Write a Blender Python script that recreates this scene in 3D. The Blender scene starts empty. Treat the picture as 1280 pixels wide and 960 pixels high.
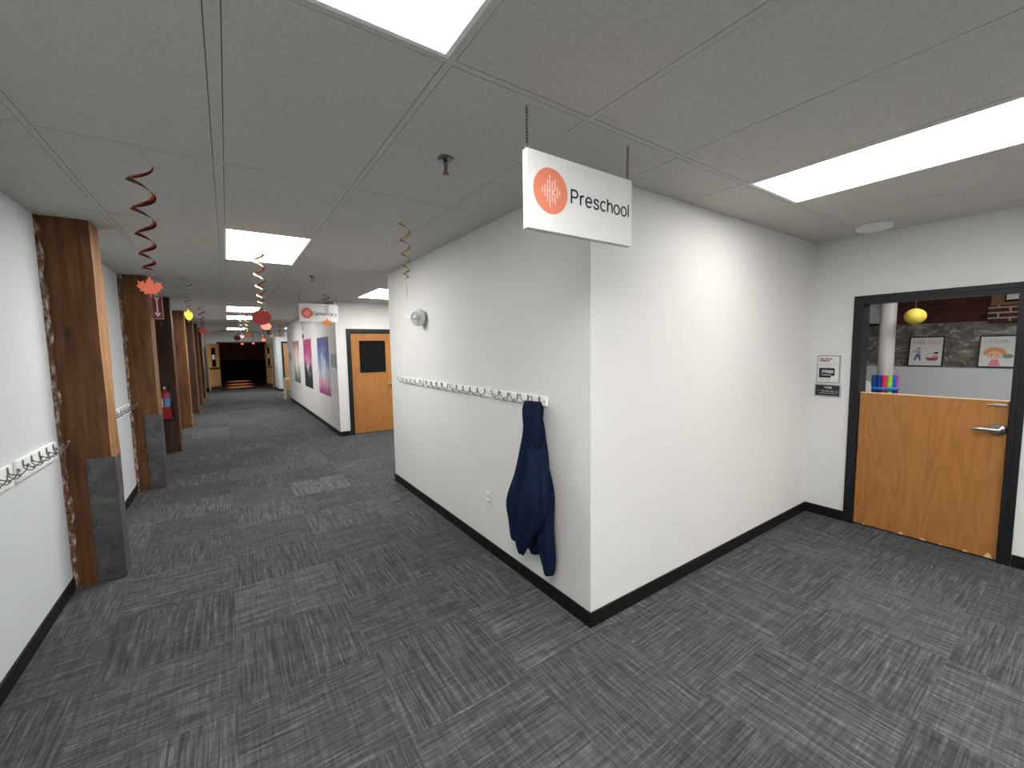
import bpy, bmesh, math, random
from mathutils import Vector, Matrix, noise
random.seed(7)
S = bpy.context.scene
COL = S.collection
PI = math.pi
H = 2.485            # ceiling height
R = math.radians

# ------------------------------------------------------------------ materials
def srgb(r, g, b):
    f = lambda c: (c/255/12.92) if c/255 <= .04045 else ((c/255+.055)/1.055)**2.4
    return (f(r), f(g), f(b), 1)

class NT:
    def __init__(s, name):
        s.m = bpy.data.materials.new(name); s.m.use_nodes = True
        s.t = s.m.node_tree; s.n = s.t.nodes; s.l = s.t.links
        s.b = s.n['Principled BSDF']
    def new(s, typ, **kw):
        n = s.n.new(typ)
        for k, v in kw.items(): setattr(n, k, v)
        return n
    def link(s, a, b): s.l.new(a, b)
    def val(s, sock, v):
        if isinstance(v, bpy.types.NodeSocket): s.l.new(v, sock)
        else: sock.default_value = v
    def math(s, op, a, b=None, c=None):
        n = s.new('ShaderNodeMath', operation=op); s.val(n.inputs[0], a)
        if b is not None: s.val(n.inputs[1], b)
        if c is not None: s.val(n.inputs[2], c)
        return n.outputs[0]
    def mix(s, f, a, b, blend='MIX'):
        n = s.new('ShaderNodeMix', data_type='RGBA', blend_type=blend)
        s.val(n.inputs[0], f); s.val(n.inputs[6], a); s.val(n.inputs[7], b)
        return n.outputs[2]
    def coord(s, kind='Object'):
        return s.new('ShaderNodeTexCoord').outputs[kind]
    def mapping(s, vec, scale=(1,1,1), loc=(0,0,0), rot=(0,0,0)):
        n = s.new('ShaderNodeMapping'); s.link(vec, n.inputs[0])
        n.inputs['Scale'].default_value = scale; n.inputs['Location'].default_value = loc; n.inputs['Rotation'].default_value = rot
        return n.outputs[0]
    def noise(s, vec, scale=5, detail=3, rough=.55, dist=0):
        n = s.new('ShaderNodeTexNoise'); s.link(vec, n.inputs['Vector'])
        n.inputs['Scale'].default_value = scale; n.inputs['Detail'].default_value = detail
        n.inputs['Roughness'].default_value = rough; n.inputs['Distortion'].default_value = dist
        return n.outputs['Fac']
    def ramp(s, f, stops):
        n = s.new('ShaderNodeValToRGB'); s.link(f, n.inputs[0])
        e = n.color_ramp.elements
        while len(e) < len(stops): e.new(.5)
        for x, (p, c) in zip(e, stops): x.position = p; x.color = c
        return n.outputs[0]
    def bump(s, h, strength=.2, dist=.01):
        n = s.new('ShaderNodeBump'); s.link(h, n.inputs['Height'])
        n.inputs['Strength'].default_value = strength; n.inputs['Distance'].default_value = dist
        s.link(n.outputs[0], s.b.inputs['Normal'])
    def set(s, color=None, rough=None, metal=None, spec=None):
        if color is not None: s.val(s.b.inputs['Base Color'], color)
        if rough is not None: s.val(s.b.inputs['Roughness'], rough)
        if metal is not None: s.val(s.b.inputs['Metallic'], metal)
        if spec is not None: s.val(s.b.inputs['Specular IOR Level'], spec)
        return s.m

def plain(name, c, rough=.5, metal=0, var=.12, scale=30, spec=None):
    t = NT(name); n = t.noise(t.coord(), scale, 3)
    d = tuple(x*(1-var) for x in c[:3])+(1,); e = tuple(min(1, x*(1+var)) for x in c[:3])+(1,)
    return t.set(t.ramp(n, [(.3, d), (.7, e)]), rough, metal, spec)

def wall_mat(name, c):
    t = NT(name); co = t.coord()
    n = t.noise(co, 1.2, 2); d = tuple(x*.97 for x in c[:3])+(1,)
    m = t.set(t.ramp(n, [(.3, d), (.7, c)]), .55, 0, .3)
    t.bump(t.noise(co, 110, 2), .12, .004); return m

M = {}
M['wall'] = wall_mat('wall_paint', (.745, .735, .72, 1))
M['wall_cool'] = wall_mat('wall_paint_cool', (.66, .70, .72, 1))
M['black'] = plain('black_vinyl', (.005, .0053, .006, 1), .5, spec=.3)
M['frame_black'] = plain('black_steel_frame', (.0065, .0075, .009, 1), .45, spec=.35)
M['white_plastic'] = plain('white_plastic', (.78, .78, .77, 1), .4, var=.03)
M['white_paint'] = plain('white_board_paint', (.90, .90, .90, 1), .55, var=.02, spec=.25)
M['white_card'] = plain('white_card', (.70, .70, .70, 1), .6, var=.02)
M['grey_card'] = plain('grey_card', (.38, .38, .40, 1), .6, var=.05)
M['line_grey'] = plain('grey_print', (.45, .45, .47, 1), .7)
M['chrome'] = plain('dull_nickel', (.42, .41, .40, 1), .28, 1)
M['dark_metal'] = plain('dark_nickel', (.22, .21, .21, 1), .32, 1)
M['satin'] = plain('satin_steel', (.5, .5, .5, 1), .3, 1)
M['tee'] = plain('grid_tee', (.58, .565, .545, 1), .8, var=.03, spec=.1)
M['plenum'] = plain('dark_gap', (.10, .098, .095, 1), .9)
M['orange'] = plain('orange_print', srgb(214, 124, 96), .5, var=.05, scale=8)
M['coral'] = plain('coral_print', srgb(214, 104, 92), .5, var=.06, scale=8)
M['ink'] = plain('dark_ink', (.008, .007, .012, 1), .5)
M['pale_line'] = plain('pale_pink_print', srgb(238, 195, 182), .5, var=.02)
M['navy_print'] = plain('navy_print', (.022, .026, .042, 1), .5)
M['black_print'] = plain('black_print', (.009, .010, .014, 1), .45)
M['leaf_orange'] = plain('orange_leaf', srgb(232, 110, 78), .6, var=.08)
M['leaf_bright'] = plain('bright_orange_leaf', srgb(255, 160, 90), .6, var=.06)
M['leaf_yellow'] = plain('yellow_leaf', srgb(250, 215, 60), .6, var=.08)
M['leaf_red'] = plain('red_leaf', srgb(205, 75, 62), .6, var=.08)
M['leaf_tan'] = plain('tan_leaf', srgb(205, 165, 100), .6, var=.08)
M['apple_red'] = plain('red_apple', srgb(190, 58, 52), .55, var=.06)
M['pumpkin'] = plain('coral_pumpkin', srgb(235, 115, 95), .55, var=.06)
M['maroon'] = plain('maroon_apple', srgb(95, 18, 32), .55, var=.06)
M['magenta'] = plain('magenta_leaf', srgb(140, 25, 80), .55, var=.06)
M['foil_red'] = plain('red_brown_foil', (.33, .07, .04, 1), .22, 1)
M['foil_gold'] = plain('gold_foil', (.62, .42, .16, 1), .22, 1)
M['foil_silver'] = plain('silver_foil', (.5, .48, .45, 1), .2, 1)
M['foil_copper'] = plain('copper_foil', (.65, .34, .14, 1), .22, 1)
M['thread'] = plain('thread', (.5, .5, .5, 1), .6)
M['red_paint'] = plain('red_enamel', (.33, .012, .02, 1), .3)
M['sign_red'] = plain('red_sign', (.22, .012, .03, 1), .5)
M['label_blue'] = plain('blue_label', (.10, .24, .42, 1), .5)
M['pale_wood'] = plain('pale_birch', srgb(215, 190, 150), .5, scale=12)
M['column'] = plain('column_paint', (.62, .60, .59, 1), .6, var=.02, spec=.2)
M['lantern'] = plain('yellow_paper', srgb(240, 215, 90), .7, var=.05)
M['skin'] = plain('peach_print', srgb(240, 185, 150), .6, var=.04)
M['hair'] = plain('orange_hair_print', srgb(225, 150, 90), .6, var=.04)
M['pink'] = plain('pink_print', srgb(225, 130, 150), .6, var=.04)
M['teal'] = plain('green_grey_print', srgb(115, 140, 130), .6, var=.04)
M['jeans'] = plain('blue_print', srgb(90, 95, 140), .6, var=.04)
M['shirt'] = plain('grey_blue_print', srgb(165, 170, 190), .6, var=.04)
M['brownred'] = plain('brown_print', srgb(140, 90, 85), .6, var=.04)
M['red_text'] = plain('dark_red_print', srgb(120, 60, 75), .6, var=.04)
M['noodle_blue'] = plain('blue_foam', srgb(15, 95, 205), .8)
M['noodle_navy'] = plain('dark_blue_foam', srgb(20, 60, 140), .8)
M['noodle_red'] = plain('pink_red_foam', srgb(230, 50, 95), .8)
M['noodle_green'] = plain('lime_foam', srgb(150, 220, 70), .8)
M['noodle_magenta'] = plain('magenta_foam', srgb(205, 50, 150), .8)
M['noodle_olive'] = plain('olive_foam', srgb(130, 170, 100), .8)
M['strap_blue'] = plain('sky_blue_strap', srgb(60, 140, 225), .7)

def emis(name, c, s):
    t = NT(name); t.b.inputs['Base Color'].default_value = (.8, .8, .8, 1)
    t.b.inputs['Emission Color'].default_value = c; t.b.inputs['Emission Strength'].default_value = s
    return t.m
PANEL = 10.5
M['panel'] = emis('led_diffuser', (1, .985, .955, 1), PANEL)
M['panel_soft'] = emis('led_diffuser_soft', (1, .985, .955, 1), 4.3)
M['panel_dim'] = emis('led_diffuser_far', (1, .97, .93, 1), 10.0)
M['downlight'] = emis('warm_lens', (1, .7, .45, 1), 3.0)

def m_ceiling():
    t = NT('ceiling_tile'); co = t.coord()
    n = t.noise(co, 90, 4, .7); v = t.noise(co, 3, 2)
    c = t.ramp(n, [(.3, (.53, .512, .488, 1)), (.65, (.635, .615, .588, 1))])
    t.set(c, .9, 0, .1); t.bump(n, .5, .004); return t.m
M['ceiling'] = m_ceiling()

def m_carpet():
    t = NT('carpet_tiles'); co = t.coord()
    sp = t.new('ShaderNodeSeparateXYZ'); t.link(co, sp.inputs[0]); x, y = sp.outputs[0], sp.outputs[1]
    cx = t.math('FLOOR', t.math('DIVIDE', t.math('ADD', x, .06), .588))
    cy = t.math('FLOOR', t.math('DIVIDE', t.math('ADD', y, -.385), .578))
    chk = t.math('MODULO', t.math('ABSOLUTE', t.math('ADD', cx, cy)), 2.0)   # 1: streaks along y
    cell = t.new('ShaderNodeCombineXYZ'); t.link(cx, cell.inputs[0]); t.link(cy, cell.inputs[1])
    wn = t.new('ShaderNodeTexWhiteNoise', noise_dimensions='2D'); t.link(cell.outputs[0], wn.inputs['Vector'])
    rnd = wn.outputs['Value']
    off = t.new('ShaderNodeVectorMath', operation='SCALE'); t.link(wn.outputs['Color'], off.inputs[0]); off.inputs['Scale'].default_value = 17.0
    ad = t.new('ShaderNodeVectorMath', operation='ADD'); t.link(co, ad.inputs[0]); t.link(off.outputs[0], ad.inputs[1]); v = ad.outputs[0]
    def streak(rot):
        a = t.noise(t.mapping(v, (120, 3.2, 1) if rot else (3.2, 120, 1)), 1, 2, .6)
        b = t.noise(t.mapping(v, (70, 7, 1) if rot else (7, 70, 1), (3.1, 1.7, 0)), 1, 2, .6)
        c = t.noise(t.mapping(v, (8, 55, 1) if rot else (55, 8, 1), (7, 2, 0)), 1, 2, .5)
        s = t.math('ADD', t.math('MULTIPLY', a, .55), t.math('MULTIPLY', b, .30))
        return t.math('ADD', s, t.math('MULTIPLY', c, .15))
    sx0, sy0 = streak(False), streak(True)
    sx = t.math('ADD', t.math('MULTIPLY', sx0, .72), t.math('MULTIPLY', sy0, .28))
    sy = t.math('ADD', t.math('MULTIPLY', sy0, .72), t.math('MULTIPLY', sx0, .28))
    mixf = t.new('ShaderNodeMix', data_type='FLOAT'); t.link(chk, mixf.inputs[0]); t.link(sx, mixf.inputs[2]); t.link(sy, mixf.inputs[3])
    f = mixf.outputs[0]
    fine = t.noise(co, 420, 2, .6)
    f = t.math('ADD', f, t.math('MULTIPLY', t.math('SUBTRACT', fine, .5), .22))
    f = t.math('ADD', f, t.math('MULTIPLY', t.math('SUBTRACT', rnd, .5), .05))
    light = t.math('MULTIPLY', t.math('COMPARE', cx, 1.0, .1), t.math('COMPARE', cy, 8.0, .1))
    f = t.math('ADD', f, t.math('MULTIPLY', light, .05))
    c = t.ramp(f, [(.30, (.018, .0195, .021, 1)), (.46, (.050, .053, .056, 1)), (.55, (.090, .0945, .097, 1)), (.68, (.20, .205, .208, 1))])
    t.set(c, .95, 0, .15); t.bump(f, .5, .006); return t.m
M['carpet'] = m_carpet()

def m_wood(name, dark, mid, lite, scale=(22, 22, 1.3), rough=.6, knots=True):
    t = NT(name); co = t.coord()
    g = t.noise(t.mapping(co, scale), 1, 5, .62, .6)
    b = t.noise(t.mapping(co, (4, 4, 1.6)), 1, 4, .6)
    f = t.math('ADD', t.math('MULTIPLY', g, .5), t.math('MULTIPLY', b, .5))
    c = t.ramp(f, [(.32, dark), (.5, mid), (.68, lite)])
    if knots:
        vo = t.new('ShaderNodeTexVoronoi'); t.link(t.mapping(co, (5, 5, 2.1)), vo.inputs['Vector']); vo.inputs['Scale'].default_value = 1
        k = t.ramp(vo.outputs['Distance'], [(.04, (1, 1, 1, 1)), (.13, (0, 0, 0, 1))])
        c = t.mix(t.math('MULTIPLY', k, .75), c, tuple(q*.25 for q in dark[:3])+(1,))
        sp = t.noise(t.mapping(co, (30, 30, 6), (4, 2, 0)), 1, 2)
        w = t.ramp(sp, [(.74, (0, 0, 0, 1)), (.78, (1, 1, 1, 1))])
        c = t.mix(t.math('MULTIPLY', w, .5), c, (.5, .42, .34, 1))
    t.set(c, rough, 0, .3); t.bump(f, .35, .006); return t.m
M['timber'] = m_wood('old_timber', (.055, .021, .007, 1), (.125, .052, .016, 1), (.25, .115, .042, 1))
M['timber_side'] = m_wood('old_timber_side', (.12, .052, .018, 1), (.26, .125, .045, 1), (.46, .27, .13, 1), (40, 40, 1.0))  # pale streaks, plus the corridor light on this face painted into the colour
M['timber_dark'] = m_wood('dark_old_timber', (.022, .009, .005, 1), (.045, .019, .008, 1), (.10, .045, .019, 1))
def m_oak(name, a, b, c):
    t = NT(name); co = t.coord()
    warp = t.noise(t.mapping(co, (5, 5, .8)), 1, 2, .5)
    fine = t.noise(t.mapping(co, (140, 140, 5)), 1, 2)
    ringw = t.math('SINE', t.math('MULTIPLY', warp, 55.0))
    f = t.math('ADD', t.math('ADD', t.math('MULTIPLY', ringw, .10), .5), t.math('MULTIPLY', t.math('SUBTRACT', fine, .5), .5))
    f = t.math('ADD', f, t.math('MULTIPLY', t.math('SUBTRACT', t.noise(t.mapping(co, (9, 9, .5), (2, 1, 0)), 1, 3), .5), .5))
    return t.set(t.ramp(f, [(.22, a), (.5, b), (.78, c)]), .42, 0, .35)
M['door_oak'] = m_oak('oak_veneer', (.30, .120, .030, 1), (.385, .163, .043, 1), (.43, .20, .06, 1))
M['door_oak_pale'] = m_wood('pale_oak', (.36, .20, .085, 1), (.46, .27, .12, 1), (.52, .32, .15, 1), (30, 30, 1.2), .45, False)
M['trim_wood'] = m_wood('window_wood', (.16, .075, .03, 1), (.26, .13, .055, 1), (.34, .18, .08, 1), (20, 20, 2), .6, False)

def m_plaster():
    t = NT('torn_plaster'); co = t.coord()
    n = t.noise(t.mapping(co, (40, 40, 14)), 1, 4, .7)
    t.set(t.ramp(n, [(.36, (.07, .032, .018, 1)), (.50, (.19, .10, .06, 1)), (.60, (.42, .36, .32, 1)), (.72, (.72, .70, .68, 1))]), .9)
    t.bump(n, .8, .02); return t.m
M['plaster'] = m_plaster()

def m_steel():
    t = NT('scuffed_steel'); co = t.coord()
    n = t.noise(co, 6, 5, .65, .8); s = t.noise(t.mapping(co, (60, 60, 8)), 1, 2)
    r = t.noise(co, 3.2, 3, .6)
    c = t.ramp(n, [(.3, (.045, .042, .042, 1)), (.55, (.10, .098, .10, 1)), (.75, (.18, .18, .185, 1))])
    rr = t.ramp(r, [(.55, (0, 0, 0, 1)), (.75, (1, 1, 1, 1))])
    c = t.mix(t.math('MULTIPLY', rr, .45), c, (.10, .045, .025, 1))
    t.set(c, .5, .35); t.bump(s, .15, .003); return t.m
M['steel'] = m_steel()

def m_navy():
    t = NT('navy_fleece'); co = t.coord(); n = t.noise(co, 260, 2)
    t.set(t.ramp(n, [(.3, (.0065, .0115, .031, 1)), (.7, (.0125, .021, .052, 1))]), .95, 0, .08)
    t.bump(n, .25, .003); return t.m
M['navy'] = m_navy()

def m_brick(name, mortar, a, b, ms):
    t = NT(name); co = t.coord()
    v = t.mapping(co, (1, 1, 1), (0, 0, 0), (0, 0, 0))
    sp = t.new('ShaderNodeSeparateXYZ'); t.link(v, sp.inputs[0])
    cb = t.new('ShaderNodeCombineXYZ'); t.link(sp.outputs[1], cb.inputs[0]); t.link(sp.outputs[2], cb.inputs[1])
    br = t.new('ShaderNodeTexBrick'); t.link(cb.outputs[0], br.inputs['Vector'])
    br.inputs['Color1'].default_value = a; br.inputs['Color2'].default_value = b; br.inputs['Mortar'].default_value = mortar
    br.inputs['Scale'].default_value = 1; br.inputs['Mortar Size'].default_value = ms
    br.inputs['Brick Width'].default_value = .20; br.inputs['Row Height'].default_value = .067
    n = t.noise(co, 14, 4, .7)
    t.set(t.mix(.5, br.outputs['Color'], t.ramp(n, [(.3, (.45, .45, .45, 1)), (.7, (1, 1, 1, 1))]), 'MULTIPLY'), .9)
    t.bump(br.outputs['Fac'], -.4, .01); return t.m
M['brick'] = m_brick('old_brick', (.085, .038, .032, 1), (.10, .024, .018, 1), (.055, .016, .013, 1), .005)
M['brick_pier'] = m_brick('pier_brick', (.46, .40, .34, 1), (.16, .035, .03, 1), (.09, .024, .02, 1), .010)

def m_stone():
    t = NT('rubble_stone'); co = t.coord()
    n = t.noise(t.mapping(co, (1, 2.6, 4.2)), 1.6, 6, .65, 1.2)
    w = t.noise(t.mapping(co, (1, 3, 5), (3, 3, 1)), 1.5, 5, .7, 1.6)
    c = t.ramp(n, [(.3, (.07, .06, .05, 1)), (.5, (.17, .155, .135, 1)), (.7, (.27, .25, .22, 1))])
    c = t.mix(t.ramp(w, [(.52, (0, 0, 0, 1)), (.63, (1, 1, 1, 1))]), c, (.46, .44, .41, 1))
    t.set(c, .9); t.bump(n, .7, .05); return t.m
M['stone'] = m_stone()

def m_darkfloor():
    t = NT('polished_red_floor'); co = t.coord()
    n = t.noise(t.mapping(co, (4, 1, 1)), 1, 3)
    t.set(t.ramp(n, [(.3, (.09, .045, .03, 1)), (.7, (.15, .075, .05, 1))]), .32, 0, .5); return t.m
M['darkfloor'] = m_darkfloor()
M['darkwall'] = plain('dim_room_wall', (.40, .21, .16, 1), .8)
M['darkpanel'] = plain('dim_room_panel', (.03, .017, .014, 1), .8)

def glass(name, tint=(1, 1, 1, 1), rough=.02, black=False):
    t = NT(name)
    if black:
        t.set((.004, .004, .005, 1), .06, 0, .18)
    else:
        t.set(tint, rough, 0); t.b.inputs['Transmission Weight'].default_value = 1; t.b.inputs['IOR'].default_value = 1.05
    return t.m
M['glass_dark'] = glass('dark_room_glass', black=True)
M['glass'] = glass('door_glass')

def art(name, stops, white, wscale, wth, base=None):
    """printed art: colour bands along the height, pale wisps over them"""
    t = NT(name); co = t.coord()
    sp = t.new('ShaderNodeSeparateXYZ'); t.link(co, sp.inputs[0])
    n = t.noise(t.mapping(co, (1, 5, 2)), 1.2, 4, .6, .8)
    z = t.math('ADD', t.math('DIVIDE', sp.outputs[2], 1.2), .5)
    f = t.math('ADD', z, t.math('MULTIPLY', t.math('SUBTRACT', n, .5), .45))
    c = t.ramp(f, stops)
    w = t.noise(t.mapping(co, wscale, (2, 5, 1)), 1, 4, .6, 1.1)
    mid = t.math('SUBTRACT', 1.0, t.math('MULTIPLY', t.math('ABSOLUTE', t.math('SUBTRACT', z, .46)), 2.3))
    edge = t.math('SUBTRACT', 1.0, t.math('MULTIPLY', t.math('ABSOLUTE', t.math('SUBTRACT', sp.outputs[1], 0)), 1.3))
    mm = t.math('MULTIPLY', w, t.math('ADD', .62, t.math('MULTIPLY', .38, t.math('MULTIPLY', mid, edge))))
    c = t.mix(t.ramp(mm, [(wth, (0, 0, 0, 1)), (wth+.16, (1, 1, 1, 1))]), c, white)
    return t.set(c, .45)
M['art_blue'] = art('blue_flame_print', [(.04, srgb(165, 60, 140)), (.20, srgb(225, 150, 190)), (.36, srgb(190, 200, 215)), (.58, srgb(70, 130, 200)), (.80, srgb(50, 70, 165)), (.95, srgb(60, 50, 130))], srgb(225, 228, 222), (1, 9, 2.2), .35)
M['art_pink'] = art('pink_black_print', [(.05, (.006, .005, .012, 1)), (.36, (.010, .008, .02, 1)), (.46, srgb(90, 50, 100)), (.58, srgb(205, 110, 165)), (.75, srgb(190, 45, 125)), (.95, srgb(170, 40, 110))], srgb(225, 205, 220), (1, 9, 3.2), .41)
M['art_pale'] = art('pale_pastel_print', [(.05, srgb(45, 60, 50)), (.2, srgb(90, 125, 95)), (.38, srgb(200, 185, 150)), (.58, srgb(225, 215, 210)), (.8, srgb(225, 165, 150)), (.95, srgb(150, 110, 110))], srgb(235, 232, 225), (1, 8, 2.0), .34)

# ------------------------------------------------------------------ mesh helpers
class MB:
    def __init__(s): s.bm = bmesh.new()
    def box(s, a, b, mi=0):
        vs = [s.bm.verts.new((x, y, z)) for x in (a[0], b[0]) for y in (a[1], b[1]) for z in (a[2], b[2])]
        for q in ((0,1,3,2), (4,6,7,5), (0,4,5,1), (2,3,7,6), (0,2,6,4), (1,5,7,3)):
            f = s.bm.faces.new([vs[i] for i in q]); f.material_index = mi
        return s
    def rings(s, rs, caps=True, close=True, smooth=True):
        """loft a list of rings (each a list of points)"""
        V = [[s.bm.verts.new(p) for p in r] for r in rs]; n = len(rs[0])
        for a, b in zip(V, V[1:]):
            for i in range(n if close else n-1):
                f = s.bm.faces.new((a[i], a[(i+1) % n], b[(i+1) % n], b[i])); f.smooth = smooth
        if caps and close:
            s.bm.faces.new(V[0][::-1]); s.bm.faces.new(V[-1])
        return s
    def tube(s, pts, r, seg=8, caps=True):
        pts = [Vector(p) for p in pts]; rs = []
        up = Vector((0, 0, 1))
        prev = None
        for i, p in enumerate(pts):
            d = (pts[min(i+1, len(pts)-1)] - pts[max(i-1, 0)]).normalized()
            if prev is None:
                a = d.cross(up)
                if a.length < 1e-3: a = d.cross(Vector((1, 0, 0)))
            else: a = prev - d*prev.dot(d)
            a.normalize(); prev = a; b = d.cross(a)
            rr = r[i] if isinstance(r, (list, tuple)) else r
            rs.append([p + (a*math.cos(t)+b*math.sin(t))*rr for t in (2*PI*k/seg for k in range(seg))])
        return s.rings(rs, caps)
    def lathe(s, prof, origin=(0, 0, 0), axis='z', seg=24):
        o = Vector(origin); rs = []
        for r, h in prof:
            r = max(r, 1e-5); ring = []
            for k in range(seg):
                t = 2*PI*k/seg; c, sn = r*math.cos(t), r*math.sin(t)
                ring.append(o + Vector({'z': (c, sn, h), 'x': (h, c, sn), 'y': (c, h, -sn)}[axis]))
            rs.append(ring)
        return s.rings(rs)
    def prism(s, pts, fn, d):
        """2D outline through fn(u,v,depth) -> point; extruded 0..d"""
        a = [s.bm.verts.new(fn(u, v, 0)) for u, v in pts]; b = [s.bm.verts.new(fn(u, v, d)) for u, v in pts]
        n = len(pts); s.bm.faces.new(a[::-1]); s.bm.faces.new(b)
        for i in range(n): s.bm.faces.new((a[i], a[(i+1) % n], b[(i+1) % n], b[i]))
        return s
    def ball(s, c, r, sc=(1, 1, 1), seg=10):
        m = Matrix.Translation(c) @ Matrix.Diagonal((r*sc[0], r*sc[1], r*sc[2], 1))
        q = bmesh.ops.create_uvsphere(s.bm, u_segments=seg, v_segments=max(6, seg*2//3), radius=1, matrix=m)
        for v in q['verts']:
            for f in v.link_faces: f.smooth = True
        return s
    def torus(s, c, R_, r, nrm=(0, 0, 1), seg=12, ts=6, stretch=(1, 1, 1)):
        nrm = Vector(nrm).normalized(); a = nrm.orthogonal().normalized(); b = nrm.cross(a); c = Vector(c); V = []
        for i in range(seg):
            t = 2*PI*i/seg; d = a*math.cos(t)+b*math.sin(t)
            V.append([s.bm.verts.new(c + Vector([x*y for x, y in zip(d*R_, stretch)]) + (d*math.cos(u)+nrm*math.sin(u))*r) for u in (2*PI*k/ts for k in range(ts))])
        for i in range(seg):
            for k in range(ts):
                f = s.bm.faces.new((V[i][k], V[(i+1) % seg][k], V[(i+1) % seg][(k+1) % ts], V[i][(k+1) % ts])); f.smooth = True
        return s
    def build(s, name, mat, parent=None, loc=None, bevel=0, sub=0, **props):
        bmesh.ops.recalc_face_normals(s.bm, faces=s.bm.faces)
        me = bpy.data.meshes.new(name); s.bm.to_mesh(me); s.bm.free()
        o = bpy.data.objects.new(name, me); COL.objects.link(o)
        for m in (mat if isinstance(mat, (list, tuple)) else [mat]): me.materials.append(m)
        if parent: o.parent = parent
        if loc: o.location = loc
        if bevel:
            b = o.modifiers.new('bevel', 'BEVEL'); b.width = bevel; b.segments = 2; b.limit_method = 'ANGLE'
        if sub:
            m = o.modifiers.new('sub', 'SUBSURF'); m.levels = sub; m.render_levels = sub
        for k, v in props.items(): o[k] = v
        return o

def thing(name, label, cat, loc=(0, 0, 0), rz=0, group=None):
    o = bpy.data.objects.new(name, None); COL.objects.link(o); o.empty_display_size = .1
    o.location = loc; o.rotation_euler = (0, 0, rz); o['label'] = label; o['category'] = cat
    if group: o['group'] = group
    return o
def tag(o, label, cat, group=None):
    o['label'] = label; o['category'] = cat
    if group: o['group'] = group
    return o
def struct(o): o['kind'] = 'structure'; return o
def sempty(name, loc=(0, 0, 0), rz=0):
    o = bpy.data.objects.new(name, None); COL.objects.link(o); o.location = loc; o.rotation_euler = (0, 0, rz); o['kind'] = 'structure'; return o
def dup(root, loc, rz, label):
    r = root.copy(); COL.objects.link(r); r.location = loc; r.rotation_euler = (0, 0, rz); r['label'] = label
    for ch in list(root.children):
        c = ch.copy(); COL.objects.link(c); c.parent = r
        for g in ch.children:
            d = g.copy(); COL.objects.link(d); d.parent = c
    return r
def arc_(cx, cy, rx, ry, a0, a1, n=20): return [(cx+rx*math.cos(R(a0+(a1-a0)*k/n)), cy+ry*math.sin(R(a0+(a1-a0)*k/n))) for k in range(n+1)]
SS = [(.37, .39), (.34, .46), (.28, .50), (.20, .515), (.12, .50), (.06, .45), (.05, .385), (.09, .325), (.16, .29), (.25, .265), (.33, .225), (.375, .16), (.36, .08), (.29, .02), (.2, .005), (.11, .02), (.05, .07), (.02, .14)]
ARCH = lambda x0, w: [(x0, .30), (x0+.03, .41), (x0+.10, .485), (x0+w*.55, .51), (x0+w*.83, .475), (x0+w, .37), (x0+w, 0)]
BOWL = [(.35, .31), (.27, .295), (.15, .275), (.06, .22), (.025, .135), (.06, .045), (.15, .005), (.25, .03), (.33, .10), (.35, .17)]
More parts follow.
